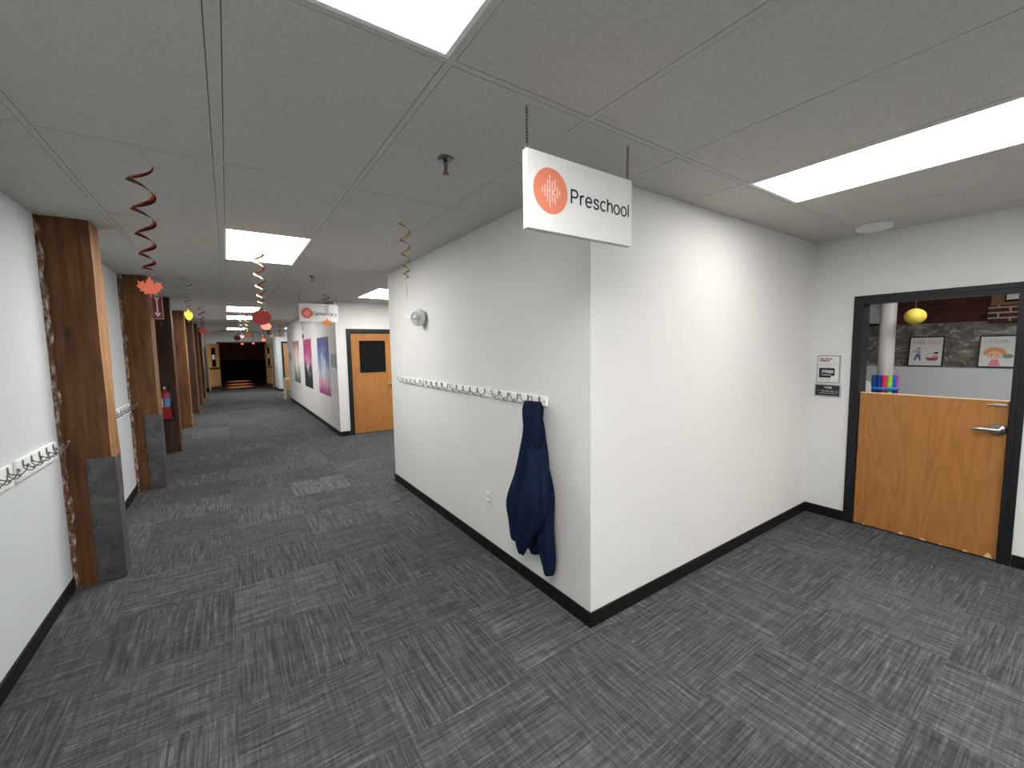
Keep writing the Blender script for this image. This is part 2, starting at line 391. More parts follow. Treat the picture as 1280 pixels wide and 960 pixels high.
GLY = {
 'P': (.50, [[(0, 0), (0, .716)], [(0, .70), (.25, .70)]+arc_(.25, .515, .19, .185, 90, -90)+[(0, .33)]]),
 'E': (.44, [[(0, 0), (0, .716)], [(0, .70), (.44, .70)], [(0, .37), (.40, .37)], [(0, .017), (.45, .017)]]),
 'H': (.50, [[(0, 0), (0, .716)], [(.5, 0), (.5, .716)], [(0, .37), (.5, .37)]]),
 'S': (.50, [[(x*1.28, y*1.39) for x, y in SS]]),
 'T': (.50, [[(0, .70), (.5, .70)], [(.25, 0), (.25, .70)]]),
 'R': (.50, [[(0, 0), (0, .716)], [(0, .70), (.25, .70)]+arc_(.25, .53, .18, .17, 90, -90)+[(0, .36)], [(.22, .36), (.47, 0)]]),
 'I': (.02, [[(.01, 0), (.01, .716)]]),
 'B': (.48, [[(0, 0), (0, .716)], [(0, .70), (.24, .70)]+arc_(.24, .54, .16, .16, 90, -90)+[(0, .38)], [(.24, .38)]+arc_(.26, .198, .20, .182, 90, -90)+[(0, .016)]]),
 'A': (.56, [[(0, 0), (.28, .716), (.56, 0)], [(.10, .24), (.46, .24)]]),
 'K': (.48, [[(0, 0), (0, .716)], [(.46, .716), (.02, .28)], [(.16, .42), (.48, 0)]]),
 'U': (.48, [[(0, .716), (0, .24)]+arc_(.24, .24, .24, .23, 180, 360)+[(.48, .716)]]),
 'N': (.48, [[(0, 0), (0, .716), (.48, 0), (.48, .716)]]),
 'r': (.23, [[(0, 0), (0, .52)], [(0, .28), (.035, .42), (.10, .495), (.17, .515), (.24, .50)]]),
 'e': (.43, [[(.01, .275), (.43, .275)]+arc_(.22, .26, .215, .255, 4, 318, 26)]),
 's': (.39, [SS]),
 'c': (.40, [arc_(.215, .26, .21, .255, 48, 312, 24)]),
 'h': (.37, [[(0, 0), (0, .716)], ARCH(0, .37)]),
 'n': (.37, [[(0, 0), (0, .52)], ARCH(0, .37)]),
 'm': (.64, [[(0, 0), (0, .52)], ARCH(0, .32), ARCH(.32, .32)]),
 'o': (.44, [arc_(.22, .26, .22, .255, 0, 360, 28)]),
 'l': (.02, [[(.01, 0), (.01, .716)]]),
 'i': (.02, [[(.01, 0), (.01, .52)], [(.01, .63), (.01, .716)]]),
 't': (.23, [[(.09, .66), (.09, .12), (.12, .03), (.19, .005), (.24, .015)], [(0, .50), (.23, .50)]]),
 'a': (.41, [[(.04, .38), (.08, .46), (.16, .51), (.25, .51), (.33, .46), (.35, .37), (.35, .10), (.37, .02), (.41, 0)], BOWL]),
 'y': (.42, [[(0, .52), (.21, .02)], [(.42, .52), (.21, 0), (.15, -.15), (.09, -.20), (.01, -.19)]]),
 'g': (.42, [arc_(.21, .26, .21, .255, 0, 360, 28), [(.42, .52), (.42, -.03), (.37, -.15), (.25, -.20), (.12, -.185), (.04, -.10)]]),
 'u': (.37, [[(.37, .52), (.37, 0)], [(0, .52), (0, .14), (.05, .04), (.15, .005), (.27, .05), (.34, .13), (.37, .22)]]),
 'd': (.42, [arc_(.21, .26, .21, .255, 0, 360, 28), [(.42, 0), (.42, .716)]]),
 'w': (.60, [[(0, .52), (.15, 0), (.30, .50), (.45, 0), (.60, .52)]]), ' ': (.12, [])}
def text(name, body, mat, parent, x, z, width, height, y=0, depth=.0012, shear=0, wt=.098):
    """plain sans lettering drawn with even strokes in the local xz plane facing -y; x = left edge, z = baseline"""
    gap = .155; total = sum(GLY[c][0] for c in body)+gap*(len(body)-1)
    sx, sz = width/total, height/.716; pen = 0; m = MB()
    for c in body:
        adv, strokes = GLY[c]
        for st in strokes:
            P = [Vector((p[0]+pen, p[1])) for p in st]; n = len(P); closed = (P[0]-P[-1]).length < 1e-4
            L, Rr = [], []
            for i, p in enumerate(P):
                a = P[i-1] if i else (P[-2] if closed else p); b = P[i+1] if i < n-1 else (P[1] if closed else p)
                d1 = (p-a).normalized() if (p-a).length > 1e-6 else (b-p).normalized(); d2 = (b-p).normalized() if (b-p).length > 1e-6 else d1
                t_ = d1+d2
                t_ = t_.normalized() if t_.length > .3 else d1
                nn = Vector((-t_.y, t_.x)); k = min(1.6, 1/max(.4, nn.dot(Vector((-d1.y, d1.x)))))
                L.append(p+nn*wt/2*k); Rr.append(p-nn*wt/2*k)
            for i in range(n-1):
                q = [L[i], L[i+1], Rr[i+1], Rr[i]]
                f = [(x+(v.x+shear*v.y)*sx, z+v.y*sz) for v in q]
                A = [m.bm.verts.new((u, y-depth, w_)) for u, w_ in f]; B = [m.bm.verts.new((u, y, w_)) for u, w_ in f]
                m.bm.faces.new(A); m.bm.faces.new(B[::-1])
                for e in range(4): m.bm.faces.new((A[e], A[(e+1) % 4], B[(e+1) % 4], B[e]))
        pen += adv+gap
    return m.build(name, mat, parent)

# ------------------------------------------------------------------ setting
XL, XB, YB, XR = -.96, 1.61, 1.60, 4.46       # left wall, block face, block front, right wall
YBB, YE, XE = 4.91, 8.10, 1.655               # block back, elementary wall front, its side
YR0, YR1, YEND, YBACK = 15.45, 19.2, 21.7, -4.6

MB().box((-1.2, YBACK-.2, -.1), (8.6, YEND, 0)).build('floor', M['carpet'], kind='structure')
MB().box((-2.2, YEND, -.1), (4.2, 31, -.002)).build('floor_hall', M['darkfloor'], kind='structure')

MB().box((XL-.15, YBACK, 0), (XL, YEND, H+.02)).build('wall_left', M['wall_cool'], kind='structure')
MB().box((XB, YB, 0), (XR, YBB, H+.02)).build('wall_center', M['wall'], kind='structure')
DY0, DY1, DZ = .365, 1.265, 1.945              # dutch door opening
w = MB().box((XR, YBACK, 0), (XR+.14, DY0, H+.02)).box((XR, DY1, 0), (XR+.14, 4.0, H+.02)).box((XR, DY0, DZ), (XR+.14, DY1, H+.02))
w.build('wall_right', M['wall'], kind='structure')
MB().box((XL, YBACK-.15, 0), (XR, YBACK, H+.02)).build('wall_back', M['wall'], kind='structure')
# elementary room walls
EX0, EX1, EZ = 1.90, 2.74, 1.93
w = MB().box((XE, YE, 0), (EX0-.0, YE+.14, H+.02)).box((EX1, YE, 0), (5.0, YE+.14, H+.02)).box((EX0, YE, EZ), (EX1, YE+.14, H+.02)).box((XE, YE+.14, 0), (XE+.14, YR0, H+.02)).box((XE+.14, YR0-.14, 0), (3.4, YR0, H+.02)).box((XE+.14, YE+1.6, 0), (5.0, YE+1.7, H+.02))
w.build('wall_elementary', M['wall'], kind='structure')
MB().box((5.0, YBB-.9, 0), (5.15, YE+1.7, H+.02)).build('wall_alcove', M['wall'], kind='structure')
RX0, RX1 = 1.88, 2.72
w = MB().box((1.66, YR1, 0), (RX0, YR1+.14, H+.02)).box((RX1, YR1, 0), (3.4, YR1+.14, H+.02)).box((RX0, YR1, 1.95), (RX1, YR1+.14, H+.02)).box((1.66, YR1+.14, 0), (1.80, YEND, H+.02))
w.build('wall_recess', M['wall_cool'], kind='structure')  # bluish light of the recess is put into this wall colour
MB().box((3.4, YR0-.14, 0), (3.55, YEND, H+.02)).build('wall_recess_side', M['wall_cool'], kind='structure')
OX0, OX1, OZ = -.30, 1.42, 2.0
MB().box((XL, YEND, 0), (OX0, YEND+.15, H+.02)).box((OX1, YEND, 0), (1.8, YEND+.15, H+.02)).box((OX0, YEND, OZ), (OX1, YEND+.15, H+.02)).build('wall_end', M['wall'], kind='structure')
# dim hall beyond the double doors
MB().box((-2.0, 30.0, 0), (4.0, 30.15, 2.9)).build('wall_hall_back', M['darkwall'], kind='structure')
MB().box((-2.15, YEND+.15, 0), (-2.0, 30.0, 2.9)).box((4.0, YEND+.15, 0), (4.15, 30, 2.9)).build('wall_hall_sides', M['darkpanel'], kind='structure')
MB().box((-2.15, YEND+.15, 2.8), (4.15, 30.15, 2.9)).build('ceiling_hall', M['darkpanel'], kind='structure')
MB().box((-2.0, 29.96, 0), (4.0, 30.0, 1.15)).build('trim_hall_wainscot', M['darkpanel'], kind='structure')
# classroom behind the dutch door
MB().box((8.35, -2.6, 0), (8.6, 3.6, 1.845)).build('wall_stone', M['stone'], kind='structure')
MB().box((8.38, -2.6, 1.845), (8.6, 3.6, H+.3)).build('wall_brick', M['brick'], kind='structure')
MB().box((8.08, -2.6, 0), (8.35, 3.6, 1.225)).build('wall_ledge', M['wall_cool'], kind='structure')
MB().box((8.26, -1.0, 1.83), (8.38, .99, 2.04)).build('wall_brick_pier', M['brick_pier'], kind='structure')
MB().box((7.75, 2.06, 1.87), (8.35, 3.6, H)).build('trim_soffit', M['wall_cool'], kind='structure')
MB().box((XR+.14, -2.75, 0), (8.6, -2.6, H+.3)).box((XR+.14, 3.6, 0), (8.6, 3.75, H+.3)).build('wall_classroom_sides', M['wall'], kind='structure')
wn = sempty('window_1', (8.26, .2, 2.04))
MB().box((0, -1.2, 0), (.12, .77, .035)).box((.02, .66, .035), (.12, .77, .6)).box((.02, -1.2, .035), (.12, -1.1, .6)).box((.02, -1.2, .55), (.12, .77, .62)).build('window_frame', M['trim_wood'], wn)
MB().box((.05, -1.1, .035), (.07, .66, .55)).build('pane', M['glass_dark'], wn)

# baseboards
BH, BT = .088, .012
def base(name, segs):
    m = MB()
    for x0, y0, x1, y1 in segs: m.box((min(x0, x1), min(y0, y1), 0), (max(x0, x1), max(y0, y1), BH))
    m.build(name, M['black'], bevel=.003, kind='structure')
PY = [(3.94, .275), (6.35, .33), (8.57, .28), (11.17, .28), (13.82, .28), (15.95, .28), (18.2, .28)]
segs = []; y = YBACK
for py, d in PY: segs.append((XL, y, XL+BT, py-.03)); y = py+d+.01
segs.append((XL, y, XL+BT, YEND)); base('baseboard_left', segs)
base('baseboard_center', [(XB-BT, YB-BT, XB, YBB+BT), (XB, YB-BT, XR-BT, YB), (XB, YBB, 5.0, YBB+BT)])
base('baseboard_right', [(XR-BT, DY1+.035, XR, YB), (XR-BT, YBACK, XR, DY0-.035)])
base('baseboard_elementary', [(XE-BT, YE-BT, XE, YR0), (XE, YE-BT, EX0-.07, YE), (EX1+.07, YE-BT, 5.0, YE)])
base('baseboard_recess', [(1.66-BT, YR1-BT, 1.66, YEND), (1.66, YR1-BT, RX0-.06, YR1)])
base('baseboard_end', [(XL+BT, YEND-BT, OX0-.05, YEND), (OX1+.05, YEND-BT, 1.64, YEND)])

# ceiling: recessed-edge tiles between tees
GX0, GXP, GY0, GYP = .022, .6096, 1.238, 1.2192
REG = [(XL, YBACK, XB, YEND), (XB, YBACK, XR, YB), (XB, YBB, 5.0, YE), (XB, YR0, 3.4, YR1), (XR+.14, -2.6, 8.38, 3.6)]
LIGHTS = [(0, -1), (4, -1), (0, 2), (3, 4), (0, 7), (0, 9), (0, 14), (4, -3), (2, -3), (6, -3), (6, 4), (3, 13), (8, -1), (10, -1), (8, -3)]  # panels behind camera, deep in alcove, in recess and classroom are added for light
LIGHTCELL = set(LIGHTS)
cm, tm = MB(), MB()
MB().box((-1.2, YBACK-.15, H+.025), (8.6, YEND+.15, H+.06)).build('ceiling_deck', M['plenum'], kind='structure')
for (x0, y0, x1, y1) in REG:
    i0, i1 = math.floor((x0-GX0)/GXP), math.floor((x1-GX0-1e-6)/GXP)
    j0, j1 = math.floor((y0-GY0)/GYP), math.floor((y1-GY0-1e-6)/GYP)
    for i in range(i0, i1+1):
        for j in range(j0, j1+1):
            if (i, j) in LIGHTCELL: continue
            wl = .0215 if i == 0 else .0150; wr = .0215 if i == -1 else .0150
            a = max(x0, GX0+i*GXP+wl); b = min(x1, GX0+(i+1)*GXP-wr)
            c = max(y0, GY0+j*GYP+.0150); d = min(y1, GY0+(j+1)*GYP-.0150)
            if b-a < .02 or d-c < .02: continue
            cm.box((a, c, H+.001), (b, d, H+.024))
    for i in range(i0, i1+2):
        x = GX0+i*GXP
        hw = .019 if i == 0 else .012
        if x0 < x < x1: tm.box((x-hw, y0, H), (x+hw, y1, H+.012))
    for j in range(j0, j1+2):
        yy = GY0+j*GYP
        if y0 < yy < y1: tm.box((x0, yy-.012, H+.0006), (x1, yy+.012, H+.0122))
cm.build('ceiling', M['ceiling'], kind='structure')
tm.build('trim_ceiling_grid', M['tee'], kind='structure')

# ------------------------------------------------------------------ ceiling lights
LLAB = {(0, -1): 'bright ceiling light panel directly overhead, cut off by the top edge of the photo', (4, -1): 'long bright ceiling light panel in front of the room door, right of the Preschool sign',
 (0, 2): 'bright ceiling light panel over the corridor behind the copper swirl decoration', (3, 4): 'ceiling light panel in the alcove in front of the wooden door with a dark window',
 (0, 7): 'nearest of the three far narrow ceiling lights in a row down the corridor', (0, 9): 'middle one of the three far narrow ceiling lights in a row down the corridor', (0, 14): 'farthest of the three narrow ceiling lights, close to the double doors',
 (4, -3): 'middle one of three ceiling light panels behind the camera', (2, -3): 'ceiling light panel behind the camera, first of three from the left', (6, -3): 'ceiling light panel behind the camera, nearest the right wall', (6, 4): 'ceiling light panel deep in the alcove, hidden behind the centre wall', (3, 13): 'ceiling light panel in the far side recess',
 (8, -1): 'ceiling light panel in the classroom near the door', (10, -1): 'ceiling light panel in the classroom near the brick wall', (8, -3): 'ceiling light panel in the classroom away from the door'}
def make_light(mat):
    t = thing('ceiling_light', '', 'ceiling light', group='light panels in the ceiling grid')
    hx, hy = GXP/2-.013, GYP/2-.013
    MB().box((-hx, -hy, -.003), (hx, -hy+.016, .012)).box((-hx, hy-.016, -.003), (hx, hy, .012)).box((-hx, -hy+.016, -.003), (-hx+.016, hy-.016, .012)).box((hx-.016, -hy+.016, -.003), (hx, hy-.016, .012)).build('frame', M['white_paint'], t)
    MB().box((-hx+.016, -hy+.016, 0), (hx-.016, hy-.016, .010)).build('diffuser', mat, t)
    return t
L0, L1 = None, None
for (i, j) in LIGHTS:
    loc = (GX0+(i+.5)*GXP, GY0+(j+.5)*GYP, H)
    far = j >= 7
    if far and L1 is None: o = L1 = make_light(M['panel_dim']); o.location = loc
    elif far: o = dup(L1, loc, 0, '')
    elif L0 is None: o = L0 = make_light(M['panel']); o.location = loc
    else: o = dup(L0, loc, 0, '')
    o['label'] = LLAB[(i, j)]
    if (i, j) in ((4, -1), (8, -1), (10, -1), (8, -3)):
        for c in list(o.children):
            if c.name.startswith('diffuser'): c.data = c.data.copy(); c.data.materials[0] = M['panel_soft']
DL = ['small round warm downlight in the dim hall, nearest the double doors', 'small round warm downlight in the dim hall, middle of the three', 'small round warm downlight in the dim hall, farthest from the double doors']
for k, yy in enumerate((23.0, 25.0, 27.6)):  # added lamps in a row, placed to draw the light streak on the floor
    t = thing('downlight', DL[k], 'ceiling light', (.40+.02*k, yy, 2.8), 0, 'downlights in the dim hall')
    MB().lathe([(.055, -.012), (.085, -.012), (.09, -.004), (.09, 0), (.055, 0)]).build('trim_ring', M['white_plastic'], t)
    MB().lathe([(.0, -.008), (.054, -.008), (.054, -.002), (0, -.002)]).build('lens', M['downlight'], t)
    sl = bpy.data.lights.new('downlight_beam', 'SPOT'); sl.energy = 420; sl.color = (1, .66, .44); sl.spot_size = R(27); sl.spot_blend = .8; sl.shadow_soft_size = .05
    so = bpy.data.objects.new('downlight_beam', sl); COL.objects.link(so); so.location = (.40+.02*k, yy, 2.78)

# ------------------------------------------------------------------ timber posts
POSTLAB = ['nearest and largest rough timber post, steel plate round its foot, beside the close coat rack',
 'second rough timber post, with steel foot plate and the red arrow sign high on it',
 'dark timber post carrying the red fire extinguisher',
 'orange-brown timber post next beyond the one with the fire extinguisher',
 'dark timber post second beyond the fire extinguisher, level with the hanging yellow leaf',
 'narrow-looking timber post third beyond the fire extinguisher',
 'farthest timber post of the left wall row, nearest the double doors']
def post(k, y, d):
    x0, x1 = XL, -.705
    t = thing('timber_post', POSTLAB[k], 'post', ((x0+x1)/2, y+d/2, 0), 0, 'timber posts along the left wall')
    cx, cy = (x1-x0)/2, d/2
    def ring(z):
        pts = []
        n = 5
        base_ = [(-cx+2*cx*i/n, -cy) for i in range(n)]+[(cx, -cy+2*cy*i/n) for i in range(n)]+[(cx-2*cx*i/n, cy) for i in range(n)]+[(-cx, cy-2*cy*i/n) for i in range(n)]
        for (a, b) in base_:
            q = noise.noise(Vector((a*6+k*3.7, b*6, z*2.2)))*.006+noise.noise(Vector((a*20+k, b*20, z*9)))*.0025
            corner = abs(abs(a)-cx) < 1e-4 and abs(abs(b)-cy) < 1e-4
            sc = 1-(.007/cx if corner else 0)
            px_ = a*sc+(q if a > -cx+1e-4 else 0); py_ = b*sc+(q if b > 0 else -q)
            pts.append((max(px_, -cx), py_, z))
        return pts
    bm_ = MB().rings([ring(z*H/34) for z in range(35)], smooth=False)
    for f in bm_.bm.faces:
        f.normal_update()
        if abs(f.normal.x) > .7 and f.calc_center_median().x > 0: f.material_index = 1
    bm_.build('beam', [M['timber_dark'] if k in (2, 4, 6) else M['timber'], M['timber_side'] if k not in (2,) else M['timber']], t)  # corridor faces get a lighter timber with the side light painted in
    # torn plaster against the wall
    rs = []
    for i in range(46):
        z = i*H/45
        wv = .016+.045*abs(noise.noise(Vector((k*5, 3, z*4.3))))+.03*max(0, noise.noise(Vector((k*9, 1, z*11))))
        th = .010+.020*abs(noise.noise(Vector((k, 7, z*7))))
        rs.append([(-cx, -cy-.001, z), (-cx, -cy-th, z), (-cx+wv*.5, -cy-th*.9, z), (-cx+wv, -cy-.003, z), (-cx+wv, -cy+.002, z)])
    MB().rings(rs, smooth=False).build('plaster_edge', M['plaster'], t)
    if k < 2:
        z1 = .88; a0 = -cx+.118
        MB().box((a0, -cy-.012, .004), (cx+.012, -cy-.004, z1)).box((cx+.004, -cy-.004, .004), (cx+.012, -cy+d*.55, z1-.01)).build('steel_plate', M['steel'], t, bevel=.002)
        for zz in (.12, .4, .62, .8): MB().ball((a0+.03, -cy-.013, zz), .006, (1, .5, 1), 8).build('screw', M['dark_metal'], t)
for k, (y, d) in enumerate(PY): post(k, y, d)

# ------------------------------------------------------------------ coat racks
def make_rack(L, hgt, scale, zc):
    t = thing('coat_rack', '', 'coat rack')
    MB().box((-L/2, -.002, -hgt/2), (L/2, .016, hgt/2)).build('board', M['white_paint'], t, bevel=.004)
    for s in (-1, 1):
        m = MB().lathe([(0, .018), (.005, .018), (.006, .016)], (s*(L/2-.018), 0, 0), 'y', 10); m.build('screw', M['dark_metal'], t)
    for i in range(5):
        x = (i-2)*(L-.13)/4
        m = MB().ball((x, .017, zc+.010), .012*scale, (.75, .35, 1.6), 10)
        P = lambda pts: [(x, .016+a*scale, zc+b*scale) for a, b in pts]
        m.tube(P([(0, .0), (.012, -.008), (.03, -.014), (.046, -.010), (.056, .002), (.062, .016), (.064, .026)]), .0027*scale, 6)
        m.ball((x, .016+.065*scale, zc+.029*scale), .0065*scale, (1, 1, 1), 8)
        m.tube(P([(0, -.010), (.006, -.020), (.018, -.030), (.030, -.030), (.036, -.021)]), .0025*scale, 6)
        m.ball((x, .016+.0365*scale, zc-.018*scale), .006*scale, (1, 1, 1), 8)
        m.build('hook', M['dark_metal'], t)
    return t
r0 = make_rack(.60, .060, 1.0, .004); r0['group'] = 'coat racks on the centre wall'
spots = [(2.263, 'white board coat rack nearest the wall corner, with the navy hoodie hanging on it'), (2.93, 'empty coat rack next to the one holding the navy hoodie'),
         (3.57, 'empty coat rack third from the wall corner, between two empty racks'), (4.225, 'empty coat rack farthest along the centre wall, below the round strobe alarm')]
for i, (y, lab) in enumerate(spots):
    if i == 0: r0.location = (XB, y, 1.257); r0.rotation_euler.z = PI/2; r0['label'] = lab
    else: dup(r0, (XB, y, 1.257), PI/2, lab)
r1 = make_rack(.60, .112, 1.1, .022); r1['group'] = 'coat racks on the left wall'
r1.location = (XL, 3.53, .985); r1.rotation_euler.z = -PI/2; r1['label'] = 'white coat rack on the left wall ending just before the nearest timber post'
dup(r1, (XL, 2.87, .985), -PI/2, 'white coat rack on the left wall cut off by the left edge of the photo')
dup(r1, (XL, 6.02, .985), -PI/2, 'white coat rack on the left wall between the two nearest timber posts')
dup(r1, (XL, 5.36, .985), -PI/2, 'white coat rack on the left wall hidden close behind the nearest timber post')

# ------------------------------------------------------------------ hoodie
hd = thing('hoodie', 'dark navy hooded sweatshirt hanging by its neck from the coat rack hook nearest the corner', 'jacket', (1.55, 2.04, .25))
def loft(stations, seed, nseg=40, n=44, amp=1.0, power=2.4):
    """stations: (z, y_left, y_right, x_front, x_back) -> folded cloth tube in world coordinates, returned local to hd"""
    cv = []
    for (z, yl, yr, xf, xb) in stations:
        q = (.6*xf+.4*xb)/1.53
        cv.append((1.59+(z-1.59)*q, yl*q, yr*q, xf, xb))
    st = sorted(cv, key=lambda s: -s[0]); rs = []
    for i in range(n):
        t = i/(n-1)*(len(st)-1); a = min(int(t), len(st)-2); f = t-a
        p0, p1, p2, p3 = st[max(a-1, 0)], st[a], st[a+1], st[min(a+2, len(st)-1)]
        v = [.5*((2*q1)+(-q0+q2)*f+(2*q0-5*q1+4*q2-q3)*f*f+(-q0+3*q1-3*q2+q3)*f**3) for q0, q1, q2, q3 in zip(p0, p1, p2, p3)]
        z, yl, yr, xf, xb = v
        ring = []
        for k in range(nseg):
            th = 2*PI*k/nseg
            c, s = math.cos(th), math.sin(th)
            ex = 2/power
            u, w = math.copysign(abs(c)**ex, c), math.copysign(abs(s)**ex, s)
            fold = amp*(.0085*math.sin(3*th+z*5+seed)+.007*math.sin(5*th-z*9+seed*2)+.010*noise.noise(Vector((c*2.2+seed, s*2.2, z*5))))
            fold *= min(1, 4*min(t, len(st)-1-t)+.3)
            y = (yl+yr)/2+u*(abs(yl-yr)/2+fold*.7); x = (xf+xb)/2+w*((xb-xf)/2+fold)
            x = min(x, 1.606)
            ring.append((x-1.55, y-2.04, z-.25))
        rs.append(ring)
    return MB().rings(rs)
loft([(1.262, 2.075, 1.962, 1.545, 1.585), (1.22, 2.088, 1.952, 1.53, 1.592), (1.13, 2.10, 1.95, 1.525, 1.60), (1.03, 2.115, 1.945, 1.52, 1.602), (.90, 2.18, 1.915, 1.53, 1.604), (.67, 2.275, 1.87, 1.54, 1.604), (.53, 2.298, 1.875, 1.54, 1.604), (.44, 2.288, 1.89, 1.55, 1.603), (.37, 2.275, 1.91, 1.545, 1.602), (.315, 2.272, 1.945, 1.55, 1.60), (.30, 2.262, 1.955, 1.555, 1.598)], 1.3, amp=1.9).build('body', M['navy'], hd, sub=1)
loft([(1.258, 2.065, 1.968, 1.535, 1.565), (1.23, 2.085, 1.955, 1.508, 1.56), (1.15, 2.085, 1.955, 1.50, 1.555), (1.06, 2.075, 1.95, 1.497, 1.55), (.99, 2.05, 1.955, 1.505, 1.548), (.955, 2.02, 1.975, 1.52, 1.545)], 4.1, amp=1.9).build('hood', M['navy'], hd, sub=1)
loft([(1.01, 2.035, 1.965, 1.515, 1.56), (.94, 2.062, 1.948, 1.48, 1.56), (.79, 2.095, 1.915, 1.445, 1.53), (.64, 2.135, 1.91, 1.43, 1.515), (.55, 2.15, 1.935, 1.43, 1.51), (.43, 2.178, 2.01, 1.435, 1.51), (.33, 2.19, 2.075, 1.44, 1.51), (.275, 2.19, 2.105, 1.45, 1.505), (.225, 2.17, 2.135, 1.465, 1.50)], 2.2, amp=1.35).build('sleeve', M['navy'], hd, sub=1)
loft([(.98, 1.97, 1.93, 1.54, 1.585), (.85, 1.975, 1.89, 1.515, 1.59), (.70, 1.955, 1.858, 1.50, 1.585), (.57, 1.965, 1.852, 1.495, 1.58), (.42, 1.975, 1.848, 1.495, 1.575), (.33, 1.945, 1.848, 1.50, 1.57), (.265, 1.915, 1.85, 1.51, 1.565), (.225, 1.905, 1.855, 1.515, 1.56), (.205, 1.895, 1.86, 1.525, 1.555)], 5.5, amp=.9).build('sleeve', M['navy'], hd, sub=1)

# ------------------------------------------------------------------ small wall and ceiling devices
t = thing('strobe_alarm', 'round white wall alarm high on the centre wall above the far empty coat rack', 'alarm', (XB-.05, 3.86, 1.90), R(32))
MB().lathe([(0, -.005), (.05, -.005), (.05, .02), (.03, .052), (0, .052)], (0, 0, 0), 'x', 24).build('base', M['white_plastic'], t)
MB().lathe([(0, 0), (.078, 0), (.082, -.008), (.080, -.036), (.070, -.052), (.058, -.056), (0, -.056)], (0, 0, 0), 'x', 32).build('housing', M['white_plastic'], t)
m = MB()
for rr in (.026, .040, .053): m.torus((-.057, 0, 0), rr, .004, (1, 0, 0), 24)
m.build('speaker_grille', M['grey_card'], t)
MB().lathe([(0, -.074), (.014, -.072), (.020, -.064), (.020, -.054)], (0, 0, 0), 'x', 14).build('lens', M['white_plastic'], t)
MB().box((-.03, .066, -.012), (0, .135, .034)).build('mounting_tab', M['white_plastic'], t, bevel=.005)

t = thing('wall_outlet', 'white duplex power outlet low on the centre wall left of the hanging hoodie', 'outlet', (XB, 2.698, .432))
MB().box((-.006, -.036, -.058), (0, .036, .058)).build('cover_plate', M['white_plastic'], t, bevel=.003)
for s in (-1, 1):
    so_ = MB().lathe([(0, -.009), (.015, -.009), (.016, -.006)], (0, 0, s*.021), 'x', 20).build('socket', M['white_paint'], t)
    MB().box((-.0098, -.007, s*.021-.004), (-.0088, -.005, s*.021+.006)).box((-.0098, .005, s*.021-.004), (-.0088, .007, s*.021+.005)).build('slots', M['ink'], so_)

def sprinkler(x, y, label):
    t = thing('sprinkler', label, 'sprinkler', (x, y, H), 0, 'ceiling sprinklers')
    MB().lathe([(.012, 0), (.036, 0), (.038, -.004), (.032, -.008), (.014, -.012), (.012, -.012)]).build('escutcheon', M['dark_metal'], t)
    m = MB().lathe([(0, -.006), (.011, -.006), (.012, -.03), (.008, -.036), (0, -.036)])
    for s in (-1, 1): m.tube([(0, s*.009, -.032), (0, s*.017, -.045), (0, s*.012, -.062), (0, 0, -.072)], .003, 6)
    m.build('body', M['dark_metal'], t)
    MB().lathe([(.003, -.034), (.003, -.068)], (0, 0, 0), 'z', 8).build('bulb', M['leaf_red'], t)
    MB().lathe([(0, -.070), (.016, -.070), (.017, -.073), (0, -.074)]).build('deflector', M['dark_metal'], t)
sprinkler(.905, 1.846, 'dark pendant sprinkler head on the ceiling left of the hanging Preschool sign')
sprinkler(.89, 5.487, 'small distant dark sprinkler head on the ceiling near the Elementary sign')
MBd = MB().lathe([(0, -.042), (.07, -.042), (.098, -.034), (.11, -.02), (.112, -.006), (.112, 0), (0, 0)], (0, 0, 0), 'z', 40)
t = thing('smoke_detector', 'flat round white detector on the ceiling above the wall left of the room door', 'detector', (4.16, 1.115, H))
MBd.build('housing', M['white_plastic'], t)
MB().torus((0, 0, -.036), .072, .003, (0, 0, 1), 32).build('vent_ring', M['grey_card'], t)

# ------------------------------------------------------------------ hanging signs
def disc(m, cx, cz, r, y0, y1, seg=48, sx=1, sz=1):
    pts = [(cx+r*sx*math.cos(2*PI*k/seg), cz+r*sz*math.sin(2*PI*k/seg)) for k in range(seg)]
    return m.prism(pts, lambda u, v, d: (u, y0+d, v), y1-y0)
def bars_logo(m, cx, cz, r, y0, y1):
    def seg(u0, a, u1, b, w=.028):
        p, q = Vector((cx+u0*r, cz+a*r)), Vector((cx+u1*r, cz+b*r)); d = (q-p).normalized(); n = Vector((-d.y, d.x))*w*r
        m.prism([tuple(p+n), tuple(p-n), tuple(q-n), tuple(q+n)], lambda u, v, dd: (u, y0+dd, v), y1-y0)
    for u, a, b in ((-.5, .11, -.13), (-.35, .24, -.27), (-.21, .45, -.48), (-.07, .70, -.72), (.07, .44, -.48), (.37, .27, -.27), (.51, .12, -.13)): seg(u, a, u, b)
    seg(-.21, 0, -.07, 0); seg(.07, -.04, .23, .10); seg(.23, .10, .23, .53); seg(.09, -.04, .23, -.13); seg(.23, -.13, .23, -.54)
